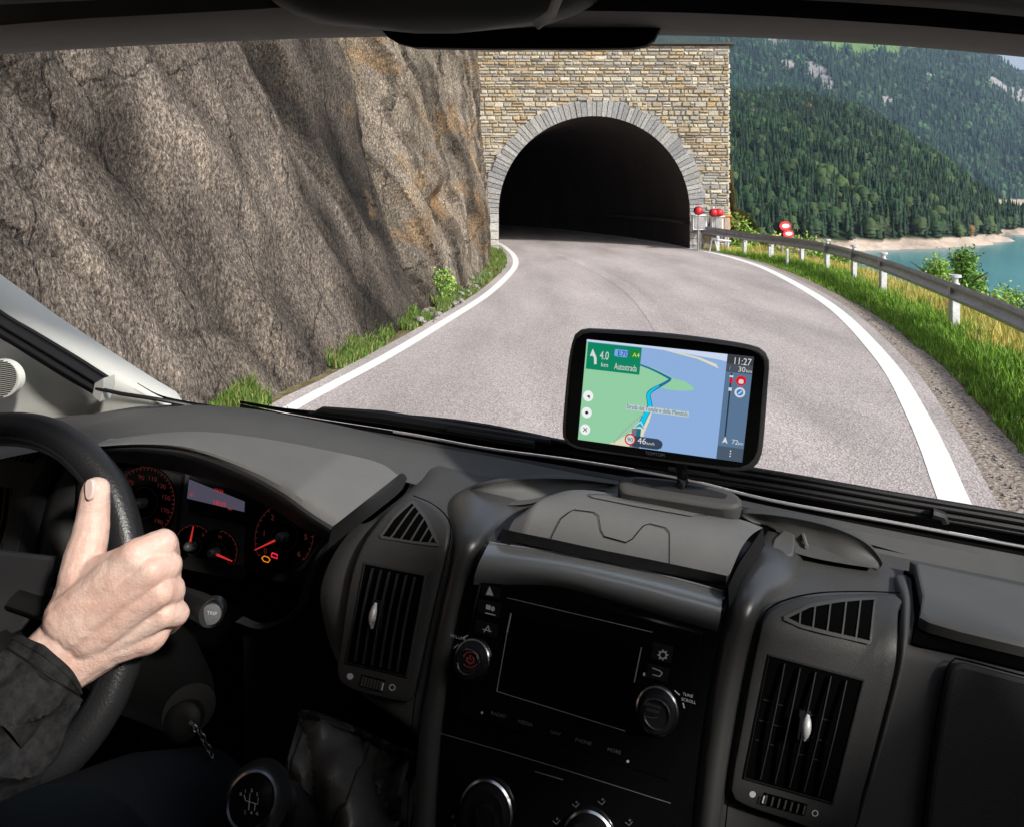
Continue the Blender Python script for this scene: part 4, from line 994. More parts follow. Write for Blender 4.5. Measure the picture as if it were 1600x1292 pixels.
# instrument cluster set into the pod
CL = plane(vf(-.3, .79, -.45), -V * .93 + W * .36)
clu = flat([(60, 690), (560, 740), (560, 1330), (-420, 1330), (-420, 690)], plane(vf(-.3, .83, -.45), -V), 0).build('driver_side_cavity', M['void'], db)
ic = empty('instrument_cluster', CL(350, 820), 'red lit instrument cluster with two round dials and a trip display under the hood', 'instrument cluster')
mb = panel([(120, 728), (300, 735), (420, 780), (520, 835), (520, 925), (420, 905), (395, 895), (280, 880), (120, 860)], CL, 0, .03, 2); mb.build('face', M['black'], ic)
flat([(212, 722), (286, 742), (272, 880), (262, 850), (276, 800), (262, 750)], CL, .003, sm=0).build('left_bezel', M['plastic_dark'], ic)
M['panel_grey'] = mat('cluster_panel', (.035, .037, .04), .5)
flat([(291, 740), (385, 783), (382, 905), (276, 880)], CL, .002).build('centre_panel', M['panel_grey'], ic)
flat([(299, 744), (388, 782), (386, 822), (297, 800)], CL, .004).build('display_frame', M['black'], ic)
lcd = flat([(299, 748), (386, 783), (385, 799), (296, 778)], CL, .005).build('trip_display', em('lcd_grey', rgb(74, 70, 86)), ic)
mb = MB(); rt = (.955, .29); upv = (.06, -1)
text('18:07', 336, 786, 10, CL, .0056, mb, rt, upv); text('km', 360, 795, 5, CL, .0056, mb, rt, upv); text('6°', 301, 774, 8, CL, .0056, mb, rt, upv); text('13:33', 338, 766, 7, CL, .0056, mb, rt, upv)
mb.build('display_digits', M['red_lit'], lcd)
def dial(name, cx, cy, rx, ry, rot, nums, sz, a_from, a_to, ticks, hubr, face_m=None, needle=None, ncol='red_lit', numcol='red_dim', arc=True):
    mb = MB(); panel(ell(cx, cy, rx, ry, 40, rot), CL, .004, .006, 1, mb=mb); d_ = mb.build(name, M['void'], ic)
    def pt(a, k):
        q = math.radians(a); x, y = rx * k * math.cos(q), -ry * k * math.sin(q); r = math.radians(rot); return (cx + x * math.cos(r) - y * math.sin(r), cy + x * math.sin(r) + y * math.cos(r))
    mb = MB()
    for i, s in enumerate(nums):
        if s is None: continue
        a = a_from + (a_to - a_from) * i / (len(nums) - 1); p = pt(a, .70); text(s, p[0], p[1] + sz * .35, sz, CL, .0052, mb, rt, upv, True)
    for i in range(ticks + 1):
        a = a_from + (a_to - a_from) * i / ticks; line([pt(a, .88), pt(a, .95)], .8 if i % 2 else 1.3, CL, .0050, mb)
    if arc: line([pt(a_from + (a_to - a_from) * i / 30, .955) for i in range(31)], .7, CL, .0048, mb)
    mb.build('scale', M[numcol], d_, smooth=False)
    mb = MB(); line([pt(q, .42) for q in range(0, 361, 12)], 1.0, CL, .0046, mb); mb.build('inner_ring', M['panel_grey'], d_, smooth=False)
    if needle is not None:
        mb = MB(); p0 = pt(needle, .05); p1 = pt(needle, .93); mb.tube([CL(*p0, .012), CL(*p1, .010)], [.0016, .0006], 6); mb.build('needle', M[ncol], d_)
    mb = MB(); lathe(CL(cx, cy, .004), CL.n(), [(hubr, 0), (hubr, .010), (hubr * .85, .014), (hubr * .4, .016)], mb, 20); mb.build('hub', mat('hub', (.07, .075, .075), .35), d_)
    return d_
dial('speedometer', 228, 785, 50, 58, 12, ['10', '30', '50', '70', '90', '110', '130', '150', '170', '190'], 10, 225, -35, 36, .0062)
dial('tachometer', 447, 838, 47, 56, 14, ['0', '1', '2', '3', '4', '5', '6'], 12, 225, -30, 24, .0062, None, 214)
dial('fuel_gauge', 305, 852, 31, 34, 16, ['E', None, 'F'], 8, 190, 60, 8, .0055, None, 98)
dial('temperature_gauge', 342, 862, 33, 36, 16, ['H', None, 'C'], 8, 95, -20, 8, .0055, None, -8)
CLp = lambda x, y, o=0: CL(x, y, o)
mb = MB(); panel([(292, 873), (300, 866), (345, 878), (382, 882), (382, 906), (276, 884)], CL, .006, .008, 1, mb=mb); mb.build('lower_mask', M['black'], ic)
mb = MB()
for dx_, dy_ in ((0, 0),):
    line([(414, 870), (418, 867), (424, 869), (427, 873), (424, 877), (417, 875), (414, 870)], 1.6, CL, .0075, mb)
mb.build('engine_warning_light', M['orange_lit'], ic, smooth=False)
mb = MB(); line([(430, 862), (438, 865), (438, 871), (429, 868), (430, 862)], 2.2, CL, .0075, mb); mb.build('battery_warning_light', em('magenta_red', rgb(235, 40, 70)), ic, smooth=False)
# pod sides and lower cowl around the column
mb = patch([(548, 826), (512, 858), (492, 905), (470, 960), (420, 985), (370, 975)], [(520, 840), (500, 870), (478, 920), (452, 958), (410, 972), (380, 962)], CL, .0, 40, 4, prof=lambda s, t: .02 * math.sin(math.pi * t) * (1 - s * .5)); mb.build('pod_rim', M['plastic_dark'], db)
mb = patch([(380, 980), (480, 960), (520, 850)], [(380, 1330), (470, 1330), (560, 1330)], plane(vf(-.3, .76, -.45), -V), 0, 20, 10); mb.build('knee_panel', M['black'], db)
# driver's outer pod with two vents
OP = plane(vf(-.6, .80, -.42), -V + W * .3)
panel([(-200, 690), (0, 690), (60, 697), (88, 712), (82, 730), (58, 770), (42, 830), (30, 900), (-200, 900)], OP, .01, .03, 3).build('outer_vent_pod', M['plastic_dark'], db)
def quadpt(q, s, t):
    a = np.array(q[0]) * (1 - s) + np.array(q[1]) * s; b = np.array(q[3]) * (1 - s) + np.array(q[2]) * s; return a * (1 - t) + b * t
ov = MB(); q = [(-30, 752), (30, 762), (14, 856), (-60, 850)]; flat(q, OP, .0105, ov); ovo = ov.build('outer_air_vent', M['void'], db)
mb = MB()
for k_ in range(0, 8): a, b = quadpt(q, k_ / 7, 0), quadpt(q, k_ / 7, 1); m_ = (a + b) / 2 + (4, 0); line([a, m_, b], 2.2, OP, .0135, mb, 10)
mb.build('slats', M['plastic_dark'], ovo, smooth=False)
ov = MB(); flat([(-20, 708), (0, 698), (50, 700), (78, 712), (60, 722), (0, 712)], OP, .0105, ov); ovo = ov.build('outer_demister_vent', M['void'], db)
mb = MB()
for k_ in range(9): line([(k_ * 9 - 4, 718 - 0), (k_ * 9 + 10, 697)], 2.2, OP, .012, mb)
mb.build('slats', M['plastic_dark'], ovo, smooth=False)
patch([(80, 716), (62, 760), (46, 820), (38, 880)], [(150, 716), (132, 760), (110, 830), (100, 900)], OP, -.02, 20, 8, prof=lambda s, t: .02 * math.sin(math.pi * t)).build('inner_pod_wall', M['plastic_dark'], db)

# raised mouldings of the central console
def ridge(name, A, B, h, m, pw=.6, nu=60, nv=14, o=0):
    return patch(A, B, dash, o, nu, nv, prof=lambda s, t: h * min(1, .15 + s * 6) * max(0, math.sin(math.pi * t)) ** pw - .006 * (abs(2 * t - 1) ** 8)).build(name, m, db)
# ring-like surround left of the stack
ridge('console_rim', [(760, 742), (700, 775), (706, 830), (702, 880), (686, 950), (668, 1040), (652, 1150), (640, 1320)],
      [(870, 765), (800, 800), (762, 842), (738, 890), (722, 950), (706, 1050), (692, 1160), (682, 1320)], .008, M['satin'], .8)
ridge('console_rim', [(1188, 826), (1165, 870), (1142, 920), (1125, 985), (1108, 1070), (1092, 1180), (1078, 1320)],
      [(1262, 850), (1245, 905), (1205, 935), (1182, 985), (1160, 1080), (1142, 1190), (1126, 1320)], .012, M['satin'], .8)
# vents
def vent(bez, opening, nsl, knob, tri, ntri, label_dots, wheel, cross=0, mirror=False):
    v_ = panel(bez, dash, .010, .02, 5, 64).build('air_vent', M['vent'], db)
    TL, TR, BR, BL = [np.array(p, float) for p in opening]
    ins = inset([TL, TR, BR, BL], -4)
    mb = MB(); A_ = [dash(*p, .0102) for p in ins]; B_ = [dash(*p, .012) for p in inset([TL, TR, BR, BL], -1)]; C_ = [dash(*p, .0108) for p in (TL, TR, BR, BL)]
    mb.grid([A_, B_, C_], None, True); mb.build('vent_frame', M['plastic_dark'], v_, smooth=False)
    flat([TL, TR, BR, BL], dash, .0106).build('vent_recess', M['void'], v_)
    mb = MB(); q = (TL, TR, BR, BL)
    for k_ in range(1, nsl + 1):
        s = k_ / (nsl + 1); rows = []
        for t in np.linspace(.02, .97, 12):
            c = quadpt(q, s, t); bow = .004 * math.sin(math.pi * t); n = dash.n(c[0], c[1])
            rows.append([dash(c[0] - 1.6, c[1], .0112 + bow), dash(c[0] - .9, c[1], .0145 + bow), dash(c[0] + .9, c[1], .0145 + bow), dash(c[0] + 1.6, c[1], .0112 + bow)])
        mb.grid(rows)
    mb.build('slats', M['plastic_dark'], v_)
    if cross:
        mb = MB()
        for t in (.35, .52, .68):
            for s in range(nsl + 1):
                if s % 3 == 2: continue
                a, b = quadpt(q, (s + .15) / (nsl + 1), t + .03 * s / nsl), quadpt(q, (s + .8) / (nsl + 1), t + .03 * s / nsl); line([a, b], 1.2, dash, .0109, mb)
        mb.build('cross_slats', M['plastic_dark'], v_, smooth=False)
    mb = MB(); x, y = knob; panel([(x - 9, y - 24), (x + 9, y - 22), (x + 6, y + 24), (x - 13, y + 22)], dash, .017, .007, 2, mb=mb); mb.build('vane_tab', M['black'], v_)
    mb = MB(); ka, kb = dash(x + 2, y - 19, .0235), dash(x - 4, y + 18, .0235); kn_ = dash.n(x, y); mb.tube([ka.lerp(kb, t) + kn_ * .003 * math.sin(math.pi * t) for t in np.linspace(0, 1, 15)], [.0034 * max(.15, math.sin(math.pi * t)) ** .45 for t in np.linspace(0, 1, 15)], 14); mb.build('vane_knob', M['silver'], v_)
    # small demister triangle
    mb = MB(); flat(inset(tri, 0), dash, .0106, mb, 0); tv = mb.build('demister_grille', M['void'], v_)
    mb = MB(); line(list(tri) + [tri[0]], 4.0, dash, .0116, mb); mb.build('grille_rim', M['plastic'], tv)
    mb = MB(); T = [np.array(p, float) for p in tri]
    for a, b in ntri: line([a, b], 2.6, dash, .0118, mb)
    mb.build('ribs', M['plastic'], tv)
    mb = MB(); flat(ell(*label_dots[0], 5.0, 5.0, 18), dash, .0106, mb); mb.build('open_mark', M['mark'], v_)
    mb = MB(); line(ell(*label_dots[1], 4.3, 4.3, 18), 1.6, dash, .0106, mb, closed=True); mb.build('closed_mark', M['mark'], v_)
    (wx0, wy0), (wx1, wy1) = wheel; wmb = MB(); d_ = np.array((wx1 - wx0, wy1 - wy0), float); L = np.linalg.norm(d_); d_ /= L; nn = np.array((-d_[1], d_[0]))
    panel([np.array((wx0, wy0)) - nn * 9, np.array((wx1, wy1)) - nn * 9, np.array((wx1, wy1)) + nn * 9, np.array((wx0, wy0)) + nn * 9], dash, .0115, .006, 1.5, mb=wmb)
    wo = wmb.build('thumb_wheel', M['void'], v_, smooth=False); wmb = MB()
    for k_ in range(7):
        c = np.array((wx0, wy0)) + d_ * (4 + (L - 8) * k_ / 6); panel([c - nn * 7 - d_ * 1.4, c - nn * 7 + d_ * 1.4, c + nn * 7 + d_ * 1.4, c + nn * 7 - d_ * 1.4], dash, .0135, .002, .6, mb=wmb)
    wmb.build('wheel_ribs', M['plastic'], wo)
    c = np.array((wx1, wy1)) if not mirror else np.array((wx0, wy0)); mb = MB(); line([c - nn * 6, c + nn * 6], 2.2, dash, .0138, mb); mb.build('wheel_marker', M['mark'], wo)
    return v_
vent([(642, 790), (668, 800), (698, 824), (705, 838), (700, 870), (684, 940), (668, 1010), (655, 1070), (645, 1092), (600, 1086), (545, 1068), (533, 1045), (538, 1010), (548, 940), (557, 890), (572, 850), (592, 822), (618, 800)],
     [(577, 881), (668, 899), (640, 1052), (549, 1031)], 6, (599, 958), [(600, 838), (618, 818), (643, 800), (668, 822), (691, 851), (648, 846)],
     [((616, 840), (648, 805)), ((631, 843), (657, 812)), ((646, 846), (666, 820)), ((660, 848), (674, 830)), ((674, 850), (681, 840))], [(554, 1053), (619, 1070)], ((570, 1059), (606, 1068)))
vent([(1186, 985), (1190, 968), (1205, 955), (1240, 946), (1320, 943), (1402, 944), (1400, 975), (1394, 1040), (1372, 1130), (1345, 1230), (1320, 1300), (1230, 1275), (1150, 1245), (1143, 1215), (1158, 1130), (1172, 1050)],
     [(1200, 1022), (1342, 1060), (1295, 1246), (1162, 1208)], 5, (1253, 1126), [(1222, 968), (1262, 958), (1310, 955), (1366, 954), (1360, 980), (1355, 1004), (1290, 989), (1250, 979)],
     [((1246, 978), (1248, 960)), ((1266, 985), (1271, 957)), ((1288, 990), (1295, 956)), ((1311, 996), (1320, 955)), ((1332, 1001), (1343, 954))], [(1174, 1234), (1270, 1263)], ((1190, 1240), (1256, 1258)), 1, True)
# panel line around the left vent and console
mb = MB(); line([(644, 788), (672, 800), (700, 822), (707, 842), (700, 878), (684, 945), (666, 1030), (650, 1120), (640, 1320)], 1.8, dash, .0098, mb, 60); mb.build('panel_gap', M['void'], db, smooth=False); mb = MB(); line([(1405, 942), (1340, 940), (1260, 943), (1205, 953), (1186, 970), (1176, 1010), (1160, 1100), (1142, 1200), (1128, 1320)], 2.2, dash, .0098, mb, 60)
mb.build('panel_gap', M['void'], db, smooth=False)
# right edge rim of the passenger-side vent
ridge('vent_shoulder', [(1396, 900), (1404, 960), (1394, 1040), (1372, 1130), (1345, 1230), (1318, 1325)], [(1420, 900), (1424, 960), (1412, 1040), (1388, 1130), (1358, 1230), (1330, 1325)], .010, M['plastic'])

# storage bin lid
LD = plane(vf(0, .72, -.333), W - V * .06)
lidA = [(828, 788), (870, 770), (915, 765), (1000, 778), (1100, 800), (1160, 812), (1192, 824)]
lidB = [(786, 822), (810, 828), (860, 838), (940, 855), (1020, 871), (1090, 886), (1136, 896)]
mb = MB(); a_ = smooth_poly(lidA, 60); b_ = smooth_poly(lidB, 60); rows = []
for j in range(-1, 13):
    t = max(0, j) / 12; rows.append([])
    for i in range(60):
        q = a_[i] * (1 - t) + b_[i] * t; s = i / 59; o_ = .010 * math.sin(math.pi * min(max(t, 0), 1)) - .016 * max(0, t - .62) / .38 * .6 - (.012 * (1 - s * 12) if s < 1 / 12 else 0)
        rows[-1].append(LD(q[0], q[1], o_ - (.02 if j < 0 else 0)))
mb.grid(rows); lid = mb.build('bin_lid', M['plastic_light'], db)
lf = [(776, 842), (805, 848), (860, 860), (940, 877), (1020, 893), (1090, 906), (1131, 914)]
c_ = smooth_poly(lf, 60); mb = MB(); rows = [rows[-1]]
for t, dep in ((.15, .004), (.9, .0), (1.0, -.01)):
    rows.append([CO + ray(*(b_[i] * (1 - t) + c_[i] * t)) * ((rows[0][i] - CO).dot(V) / ray(*b_[i]).dot(V) - dep) for i in range(60)])
mb.grid(rows); mb.build('lid_front_edge', M['plastic_dark'], lid)
# side of the lid and dark gaps
patch([(1192, 824), (1175, 850), (1155, 880), (1138, 915)], [(1198, 828), (1180, 856), (1162, 886), (1142, 924)], LD, .0, 12, 2, offB=-.015).build('lid_side', M['black'], lid)
patch([(1192, 822), (1176, 850), (1156, 880), (1134, 925)], [(1202, 830), (1184, 858), (1166, 890), (1140, 935)], dash, .0035, 16, 2).build('lid_gap', M['void'], db)
def LDo(x, y, o=0): return LD(x, y, o)
latch = [(857, 838), (876, 820), (896, 812), (926, 816), (934, 821), (938, 834), (944, 840), (978, 848), (988, 846), (1004, 836), (1014, 834), (1038, 840), (1045, 846), (1047, 872)]
def lidh(x, y):
    # height of the lid surface at a pixel, by nearest row
    s = np.argmin(abs((a_[:, 0] + b_[:, 0]) / 2 - x)); ya, yb = np.interp(x, a_[:, 0], a_[:, 1]), np.interp(x, b_[:, 0], b_[:, 1]); t = min(max((y - ya) / (yb - ya + 1e-6), 0), 1)
    return .010 * math.sin(math.pi * t) - .016 * max(0, t - .62) / .38 * .6
def lidsurf(x, y, o=0): return LD(x, y, lidh(x, y) + o)
lidsurf.n = lambda x, y: W
line([q_ for i_ in range(len(latch) - 1) for q_ in [tuple(np.array(latch[i_]) * (1 - t_) + np.array(latch[i_ + 1]) * t_) for t_ in (0, .33, .66)]] + [latch[-1]], 1.0, lidsurf, .0012).build('latch_gap', M['void'], lid, smooth=False)
line([(917, 782), (945, 779), (1000, 788), (1100, 803), (1112, 806), (1090, 812), (1000, 796), (930, 786), (917, 782)], 1.1, lidsurf, .0012, n=60).build('note_clip_gap', M['plastic_dark'], lid, smooth=False)
patch([(917, 784), (1000, 797), (1090, 812)], [(925, 790), (1000, 806), (1080, 819)], lidsurf, .0014, 30, 2).build('note_clip', M['plastic_light'], lid)
panel([(966, 756), (978, 748), (1000, 746), (1060, 752), (1130, 766), (1152, 776), (1160, 788), (1150, 797), (1128, 797), (1040, 783), (975, 772), (966, 764)], plane(vf(0, .76, -.322), W - V * .5), .004, .02, 7, 48).build('device_cradle', M['plastic'], lid)
flat([(990, 752), (1050, 757), (1122, 772), (1138, 781), (1120, 782), (1040, 770), (992, 760)], plane(vf(0, .76, -.322), W - V * .5), .0045, sm=30).build('cradle_pad', M['plastic_dark'], lid)

# trays beside the bin: recessed bowls with a far wall
def bowl(rim_far, rim_near, depth, name, m):
    mb = MB(); a_ = smooth_poly(rim_far, 50); b_ = smooth_poly(rim_near, 50); rows = []
    for t in np.linspace(0, 1, 15):
        r = []
        for i in range(50):
            q = a_[i] * (1 - t) + b_[i] * t; s = i / 49
            r.append(dash(q[0], q[1], .004))
        rows.append(r)
    mb.grid(rows); return mb.build(name, m, db)
# walls use a vertical plane so they read as depth
def tray(far_rim, foot, near_rim, name, v_far, drop):
    a_ = smooth_poly(far_rim, 50); f_ = smooth_poly(foot, 50); b_ = smooth_poly(near_rim, 50)
    ft = [dash(x, y, .002) for x, y in f_]; up = []
    for i in range(50):
        t = (ft[i] - CO).dot(V) / ray(*a_[i]).dot(V); up.append(CO + ray(*a_[i]) * t * 1.01)
    nr = [dash(x, y, .003) for x, y in b_]
    back = [p + V * .012 + W * -.001 for p in up]; down = [p + V * .022 - W * .03 for p in up]
    mb = MB(); mb.grid([back, up] + [[p.lerp(q, k) + V * .006 * math.sin(math.pi * k) for p, q in zip(up, ft)] for k in (.1, .3, .5, .7, .9, 1)] + [[p.lerp(q, k) for p, q in zip(ft, nr)] for k in (.2, .6, 1)])
    tr = mb.build(name, M['plastic_mid'], db)
    mb = MB(); mb.grid([[p + W * .0006 for p in up], [p + V * .006 + W * .0012 for p in up], [p + V * .013 for p in up], down]); mb.build('tray_rim', M['plastic'], tr)
tray([(727, 770), (745, 760), (790, 752), (850, 748), (910, 750), (965, 757)], [(735, 775), (760, 782), (790, 784), (830, 782), (870, 772), (940, 764)], [(740, 778), (765, 789), (800, 793), (835, 789), (875, 776), (950, 768)], 'tray', .8, .03)
tray([(1196, 826), (1160, 806), (1170, 802), (1230, 808), (1300, 824), (1352, 848), (1378, 878), (1372, 890)], [(1236, 838), (1226, 840), (1240, 844), (1262, 852), (1290, 862), (1326, 876), (1366, 888), (1368, 891)],
     [(1218, 852), (1222, 856), (1238, 866), (1264, 874), (1292, 880), (1326, 886), (1360, 891), (1368, 892)], 'tray', .8, .03)
panel([(1204, 868), (1208, 850), (1222, 836), (1234, 828), (1240, 834), (1241, 856), (1238, 874), (1224, 880), (1208, 876)], dash, .006, .02, 3).build('tray_divider', M['plastic_mid'], db)
mb = MB(); mb.tube([dash(1238, 832, .008), dash(1252, 842, .008), dash(1260, 862, .005)], .0022, 8); mb.build('divider_edge', M['plastic_light'], db)

# passenger side: recessed shelf lid, glovebox
panel([(1424, 896), (1412, 890), (1490, 905), (1600, 929), (1900, 990), (1900, 1110), (1600, 1046), (1500, 1021), (1436, 1008), (1424, 1003), (1430, 960)], dash, .0005, .006, 3).build('shelf_recess', M['void'], db)
panel([(1428, 900), (1420, 893), (1490, 908), (1600, 932), (1900, 994), (1900, 1082), (1600, 1026), (1500, 1002), (1450, 988), (1434, 980), (1438, 950)], dash, .012, .012, 5).build('shelf_lid', M['plastic_mid'], db)
panel([(1478, 1050), (1486, 1037), (1500, 1035), (1600, 1061), (1900, 1140), (1900, 1330), (1436, 1330), (1452, 1200), (1466, 1110)], dash, .010, .02, 7).build('glovebox_door', M['plastic_low'], db)
line([(1900, 1136), (1600, 1057), (1500, 1031), (1484, 1033), (1475, 1050), (1462, 1110), (1448, 1200), (1432, 1330)], 2.6, dash, .004, n=60).build('glovebox_gap', M['void'], db, smooth=False)

# gloss black centre stack
GF = [(760, 856), (735, 900), (722, 945), (712, 1000), (702, 1080), (692, 1180), (682, 1330)]
GR = [(1136, 940), (1124, 985), (1112, 1040), (1102, 1100), (1092, 1170), (1084, 1240), (1076, 1330)]
fas = patch(GF, GR, dash, .004, 60, 30, prof=lambda s, t: .004 * math.sin(math.pi * t)).build('centre_fascia', M['gloss'], db)
# reflective rolled top of the fascia
mb = MB(); rows = []
topc = smooth_poly([(766, 852), (860, 868), (960, 888), (1060, 912), (1128, 930)], 50); botc = smooth_poly([(742, 912), (860, 915), (960, 940), (1060, 968), (1120, 985)], 50)
for t in np.linspace(0, 1, 9): rows.append([dash(*(topc[i] * (1 - t) + botc[i] * t), .006 + .012 * math.sin(math.pi * (t * .5 + .5)) - .012 * (1 - t) ** 2 + .008 * math.sin(math.pi * t)) for i in range(50)])
mb.grid(rows); mb.build('fascia_brow', mat('gloss_brow', (.36, .375, .38), .25, .4, spec=.8), db)

mb = MB(); mb.tube([dash(x, y, .0075) for x, y in topc], .0008, 6); mb.build('brow_edge', M['mark_mid'], db)
# ---- radio
ra = empty('car_radio', dash(905, 1050), 'gloss black car radio with a dark touch screen and two chrome ringed knobs', 'car radio')
panel([(752, 905), (905, 932), (1100, 985), (1080, 1110), (1045, 1215), (900, 1170), (716, 1112), (728, 1000)], dash, .0085, .01, 5).build('faceplate', M['gloss'], ra)
panel([(799, 955), (1004, 1008), (978, 1136), (780, 1076)], dash, .0095, .002, 1).build('screen', M['void'], ra)
mb = MB(); line([(802, 956), (796, 985)], 2.2, dash, .0102, mb); line([(796, 985), (780, 1076)], 1.1, dash, .0102, mb); line([(1003, 1008), (992, 1062)], 1.6, dash, .0102, mb); line([(780, 1076), (978, 1137)], .8, dash, .0102, mb); line([(796, 932), (1020, 985)], 1.0, dash, .0102, mb); mb.build('screen_edge', M['mark_mid'], ra, smooth=False)
RX, UX = (.965, .26), (.17, -.98)
def key(pts, dr, name='button'):
    b_ = panel(pts, dash, .0100, .003, 1.5).build(name, M['black'], ra); mb = MB(); dr(mb); mb.build('symbol', M['mark'], b_, smooth=False)
key([(757, 912), (786, 918), (783, 934), (754, 928)], lambda mb: flat([(763, 927), (769, 914), (775, 929)], dash, .0106, mb))
key([(752, 934), (786, 942), (783, 962), (749, 954)], lambda mb: (flat([(764, 942), (771, 944), (770, 951), (763, 949)], dash, .0106, mb), flat(ell(774, 949, 3, 4, 10), dash, .0106, mb), line([(762, 955), (778, 959)], 1.6, dash, .0106, mb)))
key([(748, 966), (782, 974), (779, 994), (745, 986)], lambda mb: (line([(760, 985), (767, 975), (769, 985)], 1.6, dash, .0106, mb), line([(758, 980), (772, 984)], 1.3, dash, .0106, mb)))
key([(1021, 1000), (1052, 1008), (1049, 1034), (1016, 1026)], lambda mb: (line(ell(1036, 1020, 5.2, 5.4, 20), 2.4, dash, .0106, mb, closed=True), [line([(1036 + 6 * math.cos(a), 1020 + 6 * math.sin(a)), (1036 + 8.4 * math.cos(a), 1020 + 8.4 * math.sin(a))], 2.2, dash, .0106, mb) for a in np.linspace(0, 6.28, 9)[:-1]]))
key([(1014, 1034), (1047, 1042), (1042, 1062), (1009, 1054)], lambda mb: line([(1020, 1040), (1031, 1044), (1035, 1048), (1031, 1053), (1020, 1050)], 1.7, dash, .0106, mb))
def knob(x, y, r_px, parent, name, ring=M['chrome'], h=.016, face=M['rubber'], inner=.62):
    c = dash(x, y, .0095); n = dash.n(x, y); r = r_px / F * (c - CO).dot(Vector((0, 1, 0)))
    k_ = lathe(c, n, [(r * .98, -.002), (r * .98, .003), (r * .9, .005), (r * .86, h), (r * .8, h + .0015), (r * .1, h + .0015)], seg=40).build(name, face, parent)
    lathe(c, n, [(r * .98, .0), (r * 1.05, .002), (r * 1.05, .0035), (r * .97, .0045)], seg=40, cap=False).build('outer_ring', ring, k_)
    lathe(c + n * (h + .001), n, [(r * inner, 0), (r * (inner + .05), .0015), (r * inner, .003), (r * (inner - .06), .0015)], seg=40, cap=False).build('inner_ring', ring, k_)
    return k_, c + n * (h + .0045), n, r
k1, c1, n1, r1 = knob(743, 1027, 27, ra, 'volume_knob')
pw_ = plane(c1, n1)
mb = MB(); line(ell(735, 1030, 5.5, 5.5, 16, 0, -55, 235), 1.6, pw_, 0, mb); line([(735, 1022), (735, 1030)], 1.6, pw_, 0, mb); line(ell(735, 1030, 12, 12, 16, 0, 30, 150), 1.1, pw_, 0, mb); line(ell(735, 1030, 12, 12, 16, 0, 200, 330), 1.1, pw_, 0, mb); mb.build('power_symbol', M['red_dim'], k1, smooth=False)
k2, c2, n2, r2 = knob(1027, 1105, 31, ra, 'tuning_knob')
pw2 = plane(c2, n2); mb = MB(); text('BROWSE', 1020, 1104, 6.5, pw2, 0, mb, RX, UX, True); text('ENTER', 1020, 1112, 6.5, pw2, 0, mb, RX, UX, True); line(ell(1020, 1106, 15, 15, 20, 0, 60, 130), 1, pw2, 0, mb); line(ell(1020, 1106, 15, 15, 20, 0, 200, 280), 1, pw2, 0, mb); mb.build('browse_text', M['mark_dim'], k2, smooth=False)
mb = MB(); text('VOLUME', 707, 992, 6.5, dash, .0092, mb, RX, UX); line([(720, 1004), (713, 1010)], 1.6, dash, .0092, mb); line([(727, 994), (735, 990)], 1.6, dash, .0092, mb)
mb.build('volume_lettering', M['mark'], ra, smooth=False); mb = MB(); text('TUNE', 1066, 1082, 6.5, dash, .0092, mb, RX, UX); text('SCROLL', 1064, 1090, 6.5, dash, .0092, mb, RX, UX); line([(1054, 1075), (1062, 1082)], 1.8, dash, .0092, mb); line([(1067, 1094), (1069, 1102)], 1.8, dash, .0092, mb); mb.build('tuning_lettering', M['mark'], ra, smooth=False)
mb = MB()
for s, x, y in (('RADIO', 770, 1112), ('MEDIA', 812, 1125), ('NAV', 862, 1141), ('PHONE', 900, 1153), ('MORE', 950, 1168)): text(s, x, y, 8, dash, .0092, mb, RX, UX)
mb.build('key_lettering', M['mark_dim'], ra, smooth=False)
mb = MB(); flat(ell(757, 1109, 2, 2, 8), dash, .0095, mb); flat(ell(982, 1184, 2.4, 2.4, 8), dash, .0095, mb); flat(ell(1007, 1050, 2, 3, 8), dash, .0095, mb); mb.build('painted_glints', M['mark'], ra)  # highlights set as flat white discs
# ---- climate panel
line([(688, 1140), (850, 1187), (1048, 1249)], 1.4, dash, .0086, n=20).build('climate_seam', M['mark_dim'], db, smooth=False)
line([(838, 1200), (882, 1213)], 2, dash, .0086).build('climate_slot', M['mark_dim'], db, smooth=False)
for kk, (x, y, r) in enumerate([(764, 1262, 41), (922, 1310, 41), (1060, 1352, 41)]):
    kn, c, n, rr_ = knob(x, y, r, db, 'climate_knob', M['chrome'], .012, M['black'], .0001 + .02)
    pk = plane(c, n); mb = MB()
    hp = [(x - 13, y + 60), (x - 18, y + 10), (x - 16, y - 2), (x - 6, y - 9), (x + 4, y - 6), (x + 9, y + 4), (x + 22, y + 55)]
    panel(hp, pk, .006, .01, 2, mb=mb); gp = mb.build('grip', M['black'], kn); line(hp[:], 2.2, pk, .0062, n=30).build('grip_edge', M['chrome'], gp, smooth=False)
mb = MB(); text('A', 712, 1285, 8, dash, .009, mb, RX, UX); flat([(708, 1270), (714, 1266), (714, 1274)], dash, .009, mb)
for x, y in ((902, 1252), (942, 1248), (872, 1278), (984, 1280)): line([(x - 6, y - 2), (x, y + 3), (x + 5, y - 3)], 1.5, dash, .009, mb); flat(ell(x + 1, y - 5, 1.8, 1.8, 8), dash, .009, mb)
mb.build('climate_lettering', M['mark_dim'], db, smooth=False)

